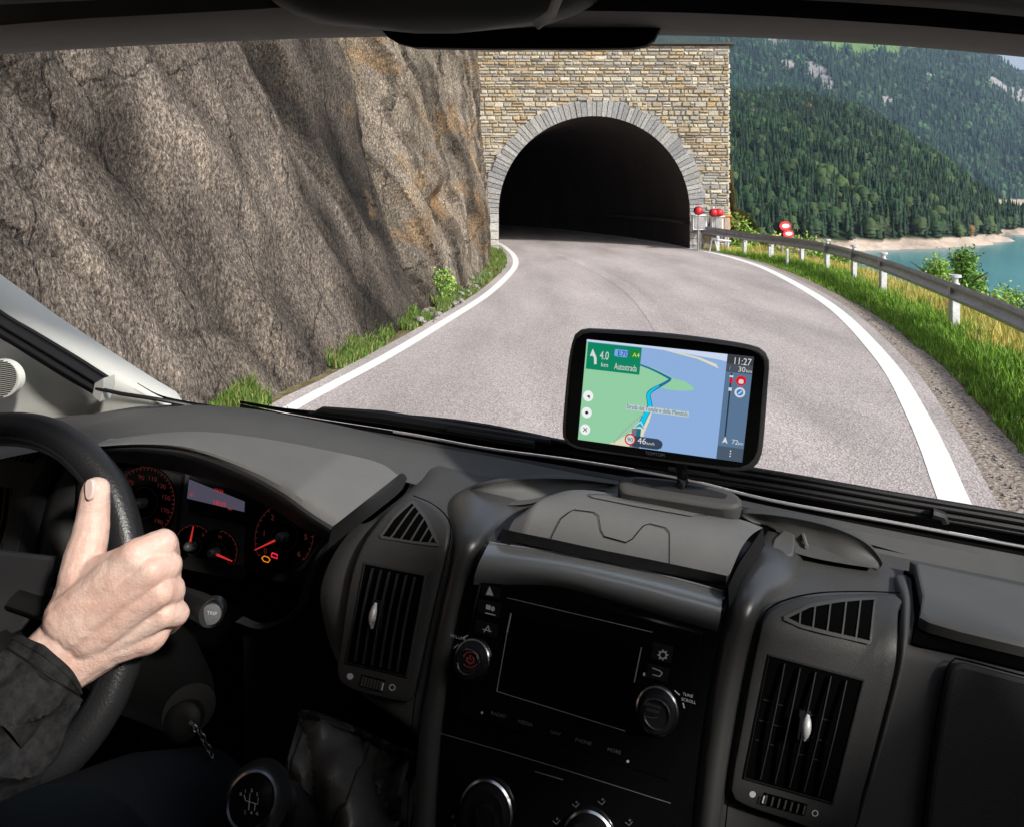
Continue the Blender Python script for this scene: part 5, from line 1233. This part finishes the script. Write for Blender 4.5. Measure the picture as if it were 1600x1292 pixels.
# ---- steering wheel
sw = empty('steering_wheel', P(-5, 905, .70), 'black leather steering wheel gripped by the driver, only its far side in view', 'steering wheel')
def swp(x, y, o=0):
    t = (y - 905) / 235; return P(x, y, .715 - .055 * t - o)
wo_ = [(20, 642), (90, 655), (145, 690), (194, 748), (214, 800), (227, 870), (233, 940), (228, 1000), (213, 1055), (190, 1110), (150, 1170), (95, 1220), (20, 1248), (-60, 1238), (-110, 1190), (-160, 1110), (-185, 1030), (-195, 930), (-185, 830), (-160, 750), (-110, 690), (-50, 652)]
pts = [swp(x, y) for x, y in inset(smooth_poly(wo_, 96, True), 28)]
mb = MB(); rows = []
cw = sum(pts, Vector()) / len(pts); nw = (pts[0] - cw).cross(pts[24] - cw).normalized()
for p in pts:
    rd = (p - cw).normalized(); rd = (rd - nw * rd.dot(nw)).normalized(); rows.append([p + (rd * math.cos(q) * .0170 + nw * math.sin(q) * .0170 * (1.05 + .0 * math.cos(3 * q))) * (1 + .05 * math.cos(q * 2)) for q in (2 * math.pi * k / 24 for k in range(24))])
rows.append(rows[0]); mb.grid(rows, None, True); mb.build('rim', M['leather'], sw)
mb = MB(); sg = -1 if nw.y > 0 else 1
ins = [P(0, 0, 1)] * 0
rr0 = []
for i, p in enumerate(pts):
    rd = (p - cw).normalized(); a = math.radians(140); 
    rr0.append([p + (rd * math.cos(q) + nw * sg * math.sin(q)) * .0174 for q in np.linspace(math.radians(122), math.radians(150), 4)])
rr0.append(rr0[0]); mb.grid(rr0); mb.build('inner_highlight_band', mat('highlight_leather', (.05, .046, .052), .35), sw)  # paler band painted along the rim as its highlight
hub = [(-120, 850), (0, 858), (50, 864), (90, 868), (84, 905), (62, 950), (34, 984), (0, 1000), (-120, 1010)]
panel([(x, y) for x, y in hub], lambda x, y, o=0: swp(x, y, -.02 + o), .01, .03, 8).build('airbag_pad', M['plastic_dark'], sw)
mb = MB(); mb.tube([swp(40, 930, -.02), swp(110, 960, -.012), swp(192, 975, -.0)], [.022, .016, .013], 12, flat=.5); mb.build('spoke', M['black'], sw)
mb = MB(); mb.tube([swp(-5, 1000, -.01), swp(60, 1080, -.005), swp(110, 1120, 0)], [.022, .016, .013], 12, flat=.5); mb.build('spoke', M['black'], sw)
# inside wall visible through the wheel
# ---- column stalk
st = empty('wiper_stalk', P(250, 930, .76), 'black column stalk with a round silver end button beyond the hand', 'stalk')
sa, sb = P(225, 905, .84), P(331, 957, .70); mb = MB(); mb.tube([sa, sa.lerp(sb, .5), sa.lerp(sb, .8), sb], [.008, .010, .0125, .0125], 20); mb.build('arm', M['leather'], st)
nst = (sb - sa).normalized(); nst = Vector((.12, -.98, .12)).normalized()
lathe(sb + nst * -.012, nst, [(.0112, 0), (.0118, .012), (.0112, .014), (.0098, .0142)], seg=32, cap=False).build('end_ring', M['chrome_dark'], st)
lathe(sb + nst * -.012, nst, [(.0096, .012), (.0092, .0158), (.005, .0166)], seg=32).build('end_button', mat('silver_button', (.16, .165, .17), .4, .3), st)
text('TRIP', 331, 960, 8, plane(sb + nst * .0056, nst), 0, None, (1, .1), (0, -1), True).build('button_lettering', M['mark'], st, smooth=False)
for o in bpy.data.objects:
    if o.name == 'button_lettering': pass
# ---- steering column cover, keys
cc = empty('steering_column', P(285, 1080, .74), 'dark steering column cowl with the ignition lock below the stalk', 'steering column')
mb = MB(); mb.tube([P(200, 1010, .88), P(245, 1050, .84), P(280, 1085, .79), P(296, 1108, .75)], [.055, .05, .036, .026], 24, flat=.9); mb.build('cowl', M['cowl'], cc)
lathe(P(285, 1128, .735), Vector((.1, -1, .35)), [(.016, -.02), (.018, 0), (.015, .003), (.008, .004)], seg=28).build('ignition_lock', M['cowl'], cc)
ky = empty('key_chain', P(310, 1150, .67), 'short metal key chain hanging from the ignition', 'key chain')
mb = MB(); mb.tube([P(296, 1130, .668), P(306, 1140, .665)], .004, 8); mb.build('key', M['chrome_dark'], ky)
ch = [(305, 1137), (312, 1143), (317, 1151), (320, 1160), (326, 1168), (330, 1178), (331, 1188), (333, 1198), (336, 1207)]
for i, (x, y) in enumerate(ch):
    c = P(x, y, .66); mb = MB(); a1 = (Vector((.4, 0, -.9))).normalized(); a2 = Vector((0, 1, 0)) if i % 2 else Vector((.9, 0, .4))
    mb.tube([c + (a1 * math.cos(q) * .0038 + a2 * math.sin(q) * .0022) for q in np.linspace(0, 6.283, 13)], .0006, 6, False); mb.build('link', M['chrome_dark'], ky)
# ---- gear lever, boot
gl = empty('gear_lever', P(440, 1300, .62), 'gear lever with a black ball knob and a chrome ringed shift diagram', 'gear lever')
kc = P(383, 1243, .56); kax = (P(357, 1256, .50) - P(400, 1240, .60)).normalized()
mb = MB(); lathe(P(412, 1243, .605), kax, [(.012, -.012), (.019, -.004), (.0235, .01), (.0255, .028), (.0245, .045), (.021, .058), (.0195, .064), (.017, .066)], mb, 36); mb.build('knob', M['leather'], gl)
fc_c = P(412, 1243, .605) + kax * .0665
lathe(fc_c, kax, [(.0172, -.003), (.0188, .001), (.0172, .003), (.0158, .001)], seg=36, cap=False).build('knob_ring', M['chrome_dark'], gl)
lathe(fc_c, kax, [(.0162, -.002), (.0162, .001), (.008, .0022)], seg=36).build('knob_face', M['gloss'], gl)
fpx = 800 + fc_c.x / fc_c.y * F; fpy = 300 + (EYE - fc_c.z) / fc_c.y * F
kp = plane(fc_c + kax * .0024, kax); mb = MB()
for dx in (-12, -3, 6): 
    pass
line([(fpx - 11, fpy - 10), (fpx - 9, fpy - 1), (fpx + 10, fpy + 5), (fpx + 11, fpy - 5)], 1.3, kp, 0, mb); line([(fpx - 2, fpy - 12), (fpx - 4, fpy + 14)], 1.3, kp, 0, mb); line([(fpx + 6, fpy + 4), (fpx + 5, fpy + 15)], 1.3, kp, 0, mb)
for s, dx, dy in (('1', -10, -13), ('3', 0, -14), ('5', 9, -8), ('2', -10, 20), ('4', 0, 21), ('6', 9, 22), ('R', -16, -8)): text(s, fpx + dx, fpy + dy, 8, kp, 0, mb, (1, .1), (0, -1), True)
mb.build('shift_diagram', mat('diagram_grey', (.25, .25, .25), .5), gl, smooth=False)
mb = MB(); mb.tube([P(425, 1250, .62), P(445, 1256, .635), P(475, 1270, .66), P(520, 1300, .70)], [.012, .017, .012, .012], 20); mb.build('collar', M['leather'], gl)
lathe(P(446, 1254, .63), Vector((-.75, -.6, .1)), [(.016, -.004), (.0185, 0), (.016, .004)], seg=28, cap=False).build('collar_ring', M['chrome_dark'], gl)
mb = MB(); rows = []
tl = smooth_poly([(470, 1112), (500, 1118), (560, 1142), (610, 1165), (652, 1180)], 36); bl = smooth_poly([(440, 1215), (440, 1290), (470, 1400), (540, 1440), (640, 1420)], 36)
for j in range(27):
    t = j / 26; r = []
    for i in range(36):
        q = tl[i] * (1 - t) + bl[i] * t; s = i / 35; b_ = .05 * math.sin(math.pi * s) * math.sin(math.pi * min(1, t * 1.1)) + .030 * noise.noise(Vector((s * 4 + t * 2.5, t * 2.0 - s * 4, 1))) + .004 * noise.noise(Vector((s * 9, t * 5, 4))) + .022 * abs(math.sin(4.2 * (s * 1.2 - t * 1.1) + .6)) ** .7
        r.append(P(q[0], q[1], .74 - .06 * t - b_))
    rows.append(r)
M['boot'] = mat('soft_black_leather', (.075, .072, .069), .42, bump=.6, bscale=300, bdist=.001, spec=.5)
mb.grid(rows); bt = mb.build('boot', M['boot'], gl)
for k_, (s0, s1) in enumerate(((.06, .10), (.62, .50))):
    mb = MB(); mb.tube([rows[j_][int((s0 + (s1 - s0) * j_ / 26) * 35)] - Vector((0, .0015, 0)) for j_ in range(0, 27)], .0012, 6); mb.build('seam', M['leather'], bt)
mb = MB(); mb.tube([p - Vector((0, .002, 0)) for p in rows[0]], .004, 8); mb.build('boot_hem', M['leather'], bt)
mb = MB(); line([(656, 1176), (640, 1215), (628, 1260), (620, 1330)], 14, plane(P(640, 1250, .70), Vector((0, -1, .3))), .0, mb, 20); mb.build('boot_piping', M['plastic_dark'], gl)
# console side below
mb = MB(); patch([(652, 1150), (648, 1200), (640, 1260), (632, 1330)], [(700, 1150), (694, 1200), (688, 1260), (682, 1330)], dash, -.01, 20, 4, mb=mb); mb.build('lower_console_side', M['black'], db)

# ---- navigation device
GP = plane(P(1040, 625, .735), Vector((-.10, -1, .16)))
nd = empty('navigation_device', GP(1040, 720), 'large black navigation device showing a green and blue route map', 'navigation device')
outl = [(898, 524), (908, 516), (925, 514), (1040, 521), (1130, 532), (1180, 541), (1196, 550), (1203, 566), (1201, 600), (1194, 690), (1189, 716), (1180, 730), (1164, 736), (1120, 733), (1000, 716), (905, 702), (886, 694), (879, 680), (881, 640), (889, 560)]
panel(outl, GP, 0, .022, 7, 72).build('casing', mat('casing_black', (.022, .023, .024), .38, spec=.5), nd)
gi = [(901, 530), (912, 522), (930, 520), (1040, 528), (1130, 539), (1172, 547), (1188, 556), (1194, 570), (1191, 610), (1185, 690), (1180, 712), (1170, 724), (1155, 729), (1110, 725), (1000, 711), (910, 697), (891, 689), (885, 676), (887, 640), (894, 565)]
flat(gi, GP, .0006, sm=72).build('front_glass', mat('front_glass', (.003, .003, .003), .12, spec=.3), nd)
SQ = [(917, 530.5), (1177.5, 558), (1159, 721.5), (903, 686)]
H_ = None
def homog(q):
    A = []; b = []
    for (u_, v_), (x, y) in zip(((0, 0), (1, 0), (1, 1), (0, 1)), q):
        A += [[u_, v_, 1, 0, 0, 0, -u_ * x, -v_ * x], [0, 0, 0, u_, v_, 1, -u_ * y, -v_ * y]]; b += [x, y]
    return np.append(np.linalg.solve(np.array(A, float), np.array(b, float)), 1).reshape(3, 3)
H_ = homog(SQ)
AR = 1.62                                            # screen coordinates: x 0..AR, y 0..1 downwards
def scr(x, y, o=0):
    v_ = H_ @ np.array((x / AR, y, 1)); return GP(v_[0] / v_[2], v_[1] / v_[2], .001 + o)
S1_ = lambda pts, m, name, o, par, sm=0: flat(pts, scr, o, sm=sm).build(name, m, par, smooth=False)
scn = S1_([(0, 0), (AR, 0), (AR, 1), (0, 1)], em('map_water', rgb(141, 174, 219)), 'screen', 0, nd)
g_ = em('map_land', rgb(146, 204, 163)); bge = em('map_shore', rgb(222, 218, 190))
S1_([(0, 0), (1.42, 0), (1.42, .075), (1.3, .06), (.9, .03), (.62, .02), (0, .02)], em('map_pale', rgb(203, 216, 238)), 'map_sky', .0002, scn)
S1_([(.75, .022), (.95, .035), (1.12, .06), (1.28, .105), (1.31, .145), (1.27, .13), (1.1, .075), (.9, .045)], bge, 'map_sand', .0003, scn)
S1_([(0, .03), (.40, .16), (.62, .2), (.74, .235), (.86, .29), (.90, .325), (.78, .37), (.70, .44), (.68, .52), (.70, .60), (.66, .68), (.62, .77), (.55, .86), (.40, .965), (.32, 1), (0, 1)], g_, 'map_land', .0003, scn)
S1_([(.66, .2), (.80, .245), (.90, .29), (1.0, .30), (1.08, .34), (1.1, .375), (.98, .395), (.84, .40), (.74, .38)], g_, 'map_headland', .0003, scn, 0)
S1_([(.32, 1), (.40, .955), (.55, .84), (.64, .74), (.72, .6), (.70, .72), (.66, .84), (.64, 1)], bge, 'map_track_side', .0004, scn)
def sline(pts, w_, m, name, o, n=40):
    p = smooth_poly(pts, n); t = np.gradient(p, axis=0); t /= np.linalg.norm(t, axis=1)[:, None]; nn = np.stack([-t[:, 1], t[:, 0]], 1); ww = np.interp(np.linspace(0, 1, n), np.linspace(0, 1, len(w_)), w_)[:, None] / 2
    mb = MB(); mb.grid([[scr(x, y, o) for x, y in p + nn * ww], [scr(x, y, o) for x, y in p - nn * ww]]); return mb.build(name, m, scn, smooth=False)
sline([(.50, .178), (.68, .225), (.84, .285), (.86, .30), (.80, .35), (.70, .42), (.665, .47), (.68, .54), (.69, .60), (.66, .66), (.61, .80)], [.014, .018, .022, .03, .045, .055, .06], em('route_edge', rgb(30, 110, 150)), 'route_edge', .0005, 80)
sline([(.76, .372), (.70, .42), (.665, .47), (.68, .54), (.69, .60), (.66, .66), (.61, .80)], [.012, .03, .04, .045], em('route', rgb(0, 200, 235)), 'route_line', .0006, 60)
sline([(.58, .81), (.57, 1.0)], [.085, .09], em('road_grey', rgb(122, 112, 122)), 'driven_road', .0005, 4); sline([(.605, .81), (.60, 1.0)], [.04, .05], em('driven', rgb(18, 110, 125)), 'driven_route', .0006, 4)
mb = MB()
for i in range(14): t0 = i / 14; a = np.array((.69, .60)) * (1 - t0) + np.array((.36, .99)) * t0 + np.array((-.02 * math.sin(t0 * 3), 0)); mb.add([scr(a[0] - .008, a[1], .0005), scr(a[0] + .008, a[1] - .01, .0005), scr(a[0] + .0, a[1] + .022, .0005), scr(a[0] - .014, a[1] + .022, .0005)], [(0, 1, 2, 3)])
mb.build('railway_dashes', em('dash_grey', rgb(160, 165, 172)), scn, smooth=False)
S1_([(.535, .82), (.61, .735), (.68, .82), (.61, .80)], M['white_lit'], 'cursor_edge', .0008, scn); S1_([(.555, .808), (.61, .75), (.66, .808), (.61, .79)], em('cursor', rgb(0, 170, 205)), 'position_arrow', .0009, scn)
# turn instruction
tb_ = S1_([(.015, .025), (.555, .025), (.555, .29), (.015, .29)], em('sign_green', rgb(8, 132, 96)), 'instruction_box', .0008, scn)
def st_(s, x, y, size, m, par, name, o=.0014, cen=False, wd=None):
    mb = MB(); text(s, x, y, size, scr, o, mb, (1, 0), (0, -1), cen, wd); return mb.build(name, m, par, smooth=False)
WL = M['white_lit']
mb = MB(); flat([(.045, .16), (.068, .085), (.105, .15)], scr, .0014, mb); mb.build('arrow_head', WL, tb_, smooth=False); sline([(.078, .14), (.10, .17), (.108, .235)], [.028, .026], WL, 'arrow_stem', .0014, 8)
st_('4.0', .145, .178, .115, WL, tb_, 'distance', wd=.09); st_('km', .165, .25, .06, WL, tb_, 'distance_unit'); st_('Autostrada', .30, .262, .09, WL, tb_, 'street_name', wd=.225)
bd = S1_([(.29, .075), (.30, .065), (.415, .065), (.425, .075), (.425, .125), (.415, .135), (.30, .135), (.29, .125)], em('badge_blue', rgb(120, 165, 235)), 'route_badge', .0012, scn); st_('E70', .32, .127, .075, em('badge_ink', rgb(25, 50, 120)), bd, 'badge_text', .0016)
bd = S1_(ell(.495, .10, .045, .042, 20), em('badge_green', rgb(40, 130, 20)), 'motorway_badge', .0012, scn); st_('A4', .47, .122, .06, em('badge_pale', rgb(190, 225, 170)), bd, 'badge_text', .0016)
# side bar
sb_ = S1_([(1.375, .0), (AR, 0), (AR, 1), (1.375, 1)], em('bar_blue', rgb(88, 116, 146)), 'side_bar', .0008, scn)
S1_([(1.375, .0), (AR, 0), (AR, .165), (1.375, .165)], em('bar_dark', rgb(72, 80, 92)), 'arrival_box', .0010, scn); S1_([(1.375, .87), (AR, .87), (AR, 1), (1.375, 1)], em('bar_dark2', rgb(72, 88, 106)), 'menu_box', .0010, scn)
S1_([(1.375, .0), (AR, 0), (AR, .085), (1.375, .085)], em('bar_dark3', rgb(58, 60, 66)), 'arrival_top', .0012, scn)
st_('11:27', 1.43, .085, .092, WL, sb_, 'arrival_time', .0016, wd=.17); st_('30', 1.485, .152, .07, WL, sb_, 'remaining', .0016); st_('km', 1.56, .152, .045, WL, sb_, 'remaining_unit', .0016)
sline([(1.41, .108), (1.41, .148)], [.006, .006], M['mark'], 'flag_pole', .0016, 3)
sline([(1.43, .17), (1.435, .78)], [.014, .014], em('bar_line', rgb(38, 50, 66)), 'progress_line', .0012, 4)
rb = em('jam_red', rgb(215, 25, 35)); S1_([(1.418, .225), (1.448, .225), (1.448, .265), (1.418, .265)], rb, 'traffic_mark', .0014, scn); S1_([(1.418, .31), (1.448, .31), (1.448, .34), (1.418, .34)], WL, 'traffic_mark', .0014, scn); S1_([(1.415, .195), (1.45, .195), (1.45, .212), (1.415, .212)], WL, 'traffic_mark', .0014, scn)
jb = S1_(ell(1.525, .235, .048, .046, 22), rb, 'traffic_badge', .0016, scn); S1_([(1.465, .24), (1.49, .22), (1.49, .26)], rb, 'badge_pointer', .0015, scn)
S1_([(1.50, .25), (1.508, .222), (1.542, .222), (1.55, .25), (1.54, .262), (1.51, .262)], WL, 'car_symbol', .0020, scn)
S1_(ell(1.525, .345, .050, .048, 22), WL, 'hazard_badge', .0016, scn); S1_(ell(1.525, .345, .032, .031, 18), em('badge_blue2', rgb(60, 130, 205)), 'hazard_disc', .0020, scn); sline([(1.51, .36), (1.54, .33)], [.01, .01], WL, 'hazard_stroke', .0023, 3)
S1_([(1.41, .84), (1.437, .775), (1.465, .84), (1.437, .825)], WL, 'vehicle_arrow', .0014, scn); st_('72', 1.50, .835, .062, WL, sb_, 'total_distance', .0016); st_('km', 1.56, .835, .04, WL, sb_, 'total_unit', .0016)
mb = MB()
for y in (.905, .93, .955): flat(ell(1.50, y, .007, .007, 8), scr, .0016, mb)
mb.build('menu_dots', WL, sb_, smooth=False)
for cy_, nm in ((.555, 'view_button'), (.72, 'sound_button'), (.89, 'close_button')):
    bo = S1_(ell(.065, cy_, .052, .054, 26), em('button_white' + nm, rgb(238, 240, 240)), nm, .0010, scn)
    ink = M['black']
    if nm == 'close_button': sline([(.045, cy_ - .02), (.085, cy_ + .02)], [.008, .008], ink, 'cross', .0016, 3); sline([(.085, cy_ - .02), (.045, cy_ + .02)], [.008, .008], ink, 'cross', .0016, 3)
    elif nm == 'sound_button': S1_([(.045, cy_), (.058, cy_ - .015), (.072, cy_ - .015), (.085, cy_), (.072, cy_ + .015), (.058, cy_ + .015)], ink, 'camera_symbol', .0016, scn)
    else: S1_([(.05, cy_ - .0), (.08, cy_ - .012), (.085, cy_ + .025), (.065, cy_ + .012)], ink, 'pointer_symbol', .0016, scn)
rn = st_('Strada del Tonale e della Mendola', .46, .628, .062, em('label_ink', rgb(75, 82, 92)), scn, 'road_name', .0014, wd=.60 / 1)
S1_([(.455, .585), (1.07, .585), (1.07, .638), (.455, .638)], em('label_halo', rgb(186, 204, 208)), 'label_halo', .0011, scn)
pl_ = S1_([(.55, .885), (.80, .885), (.84, .905), (.85, .935), (.84, .97), (.80, .99), (.55, .99)], em('pill', rgb(52, 66, 86)), 'speed_pill', .0012, scn)
S1_(ell(.525, .925, .054, .056, 26), em('limit_red', rgb(200, 30, 40)), 'limit_ring', .0016, scn); S1_(ell(.525, .925, .042, .043, 26), M['white_lit'], 'limit_disc', .0020, scn)
st_('90', .525, .947, .062, M['black'], scn, 'limit_number', .0024, True); st_('46', .60, .952, .088, WL, scn, 'speed', .0018); st_('km/h', .69, .952, .04, WL, scn, 'speed_unit', .0018)
text('TOMTOM', 1008, 709, 7, GP, .0012, None, (.985, .13), (0, -1)).build('maker_lettering', mat('maker_grey', (.05, .05, .055), .5), nd, smooth=False)
# mount arm and cable
mt = MB(); mt.tube([GP(1066, 715, -.012), GP(1068, 738, -.016), P(1068, 762, .79)], [.007, .0055, .0055], 14); mt.build('mount_arm', M['cowl'], nd)
mb = MB(); mb.tube([P(1068, 733, .745), P(1064, 745, .752), P(1068, 752, .757), P(1064, 760, .76)], .0035, 8); mb.build('cable_plug', M['chrome_dark'], nd)

# ---- the driver: hand, wrist and forearm as one surface
pe = empty('person', P(80, 1050, .62), 'driver seen only as a bare hand on the wheel in a dark denim sleeve', 'person')
hand = MB()
def cap(a, b, ra, rb, da, db_, n=14):
    """tapered capsule: a,b pixels; radius in pixels at that depth"""
    A_ = P(a[0], a[1], da); B_ = P(b[0], b[1], db_); ra_ = ra / F * da; rb_ = rb / F * db_; ax = (B_ - A_); L = ax.length; ax.normalize()
    pts = []; rs = []
    for k in range(5): q = math.pi / 2 * k / 5; pts.append(A_ - ax * ra_ * math.cos(q)); rs.append(max(ra_ * math.sin(q), .0004))
    for k in range(7): t = k / 6; pts.append(A_.lerp(B_, t)); rs.append(ra_ * (1 - t) + rb_ * t)
    for k in range(1, 6): q = math.pi / 2 * k / 5; pts.append(B_ + ax * rb_ * math.sin(q)); rs.append(max(rb_ * math.cos(q), .0004))
    hand.tube(pts, rs, n)
# forearm and wrist (flattened by two side-by-side capsules)
cap((-130, 1190), (62, 1040), 62, 44, .60, .635); cap((-100, 1215), (92, 1056), 60, 38, .605, .64)
cap((62, 1036), (150, 955), 42, 46, .635, .655); cap((92, 1054), (185, 985), 36, 44, .64, .655); cap((150, 1010), (232, 985), 34, 32, .648, .655)
# back of the hand: four metacarpals
MC = [((112, 960), (212, 866), 40, 25, .642, .640), ((130, 975), (238, 892), 38, 23, .640, .636), ((145, 990), (250, 925), 36, 22, .642, .638), ((150, 1005), (256, 958), 34, 20, .648, .644)]
for a, b, ra_, rb_, da, dd_ in MC: cap(a, b, ra_, rb_, da, dd_)
# fingers bend at the knuckle and wrap behind the rim
FG = [((212, 866), (254, 849), (262, 880), (205, 872), 25, 22.5, 19, 17, .640, .655, .705, .745),
      ((238, 892), (262, 884), (262, 915), (205, 905), 23, 21, 18, 16, .636, .652, .702, .745),
      ((250, 925), (269, 922), (262, 945), (205, 940), 22, 20.5, 18, 15, .638, .654, .702, .742),
      ((256, 958), (276, 958), (262, 975), (210, 972), 20, 19, 16, 14, .644, .658, .700, .735)]
for a, b, c, d, r0, r1_, r2_, r3_, d0, d1, d2, d3 in FG:
    cap(a, b, r0, r1_, d0, d1); cap(b, c, r1_, r2_, d1, d2); cap(c, d, r2_, r3_, d2, d3)
# thumb up along the rim
cap((108, 975), (126, 900), 36, 30, .645, .655); cap((126, 900), (141, 835), 33, 27, .655, .672); cap((141, 835), (146, 800), 27, 24, .672, .678); cap((146, 800), (149, 766), 24, 21, .678, .680)
cap((135, 905), (200, 875), 30, 24, .655, .645)
ho_ = hand.build('person_body', M['skin'], pe, smooth=True)
ho_.name = 'arm_and_hand'
rm = ho_.modifiers.new('remesh', 'REMESH'); rm.mode = 'VOXEL'; rm.voxel_size = .0013; rm.use_smooth_shade = True
sm1 = ho_.modifiers.new('smooth', 'SMOOTH'); sm1.factor = .6; sm1.iterations = 7
tx = bpy.data.textures.new('skin_relief', 'CLOUDS'); tx.noise_scale = .018; tx.noise_depth = 2
dp = ho_.modifiers.new('relief', 'DISPLACE'); dp.texture = tx; dp.strength = .0022; dp.mid_level = .5; dp.texture_coords = 'LOCAL'
# nail
tn_ = plane(P(139, 768, .6655), Vector((-.25, -1, .3)))
panel([(132, 757), (135, 750), (141, 748), (145, 754), (144, 772), (139, 781), (134, 778), (132, 768)], tn_, .0, .004, 1.5, 24).build('thumbnail', M['nail'], pe)
# sleeve
slv = MB(); rows = []
axp = [(-150, 1275, 150, .60), (-90, 1220, 128, .60), (-40, 1170, 108, .60), (0, 1128, 92, .605), (30, 1095, 78, .61), (50, 1068, 67, .615), (64, 1048, 62, .62), (74, 1037, 60, .625)]
cps = [P(x, y, d) for x, y, r, d in axp]
for i, (x, y, r, d) in enumerate(axp):
    t = (cps[min(i + 1, 7)] - cps[max(i - 1, 0)]).normalized(); a = t.cross(Vector((0, -1, 0))).normalized(); b = t.cross(a).normalized(); rr_ = r / F * d
    for rep in range(1):
        rows.append([cps[i] + (a * math.cos(q) + b * math.sin(q) * .8) * rr_ for q in (2 * math.pi * k / 64 for k in range(64))])
# densify and wrinkle
R2 = []
for i in range(len(rows) - 1):
    for k in range(8): R2.append([p.lerp(q, k / 8) for p, q in zip(rows[i], rows[i + 1])])
R2.append(rows[-1])
R3 = []
for i, r in enumerate(R2):
    c = sum(r, Vector()) / len(r); f_ = i / len(R2)
    R3.append([p + (p - c).normalized() * (.013 * (1 - abs(noise.noise(Vector((p.x * 26 + p.z * 14, p.y * 18, p.z * 30))) * 2.2)) - .004 + .003 * noise.noise(p * 90)) * (1 if f_ < .84 else .45) for p in r])
# cuff hem: turn back
edge = R3[-1]; c = sum(edge, Vector()) / len(edge)
R3.append([p + (c - p) * .04 + (cps[-1] - cps[-2]).normalized() * .002 for p in edge]); R3.append([p + (c - p) * .10 for p in edge]); R3.append([c + (p - c) * .8 - (cps[-1] - cps[-2]).normalized() * .05 for p in edge])
slv.grid(R3, None, True); sleeve = slv.build('sleeve', M['denim'], pe)
def ringat(i, k): r = R3[i]; c = sum(r, Vector()) / len(r); return [p + (p - c).normalized() * k for p in r]
mb = MB(); a = ringat(49, .0006); mb.tube(a + [a[0]], .0008, 6, False); mb.build('cuff_stitching', M['black'], sleeve)
mb = MB(); i0 = len(R2) - 3; a = ringat(i0, .0006); mb.tube(a + [a[0]], .0011, 6, False); mb.build('hem_edge', M['denim'], sleeve)
# trouser knee
mb = MB(); rows = []
mb.tube([P(60, 1500, .50), P(200, 1370, .60), P(300, 1300, .68), P(350, 1290, .72)], [.10, .085, .065, .03], 28); mb.build('trouser_leg', M['trouser'], pe)
# ------------------------------------------------------------ haze
hz = MB(); hz.box((2500, 2600, 560), ((3900, 0, 0), (0, 2900, 0), (0, 0, 594)))
hm = bpy.data.materials.new('thin_air'); hm.use_nodes = True; n = hm.node_tree.nodes; n.remove(n['Principled BSDF'])
pv = n.new('ShaderNodeVolumePrincipled'); pv.inputs['Color'].default_value = (.50, .68, 1, 1); pv.inputs['Density'].default_value = HAZE; pv.inputs['Anisotropy'].default_value = .2
hm.node_tree.links.new(pv.outputs[0], n['Material Output'].inputs['Volume'])
ho = hz.build('haze', hm, smooth=False); tag(ho, kind='stuff')
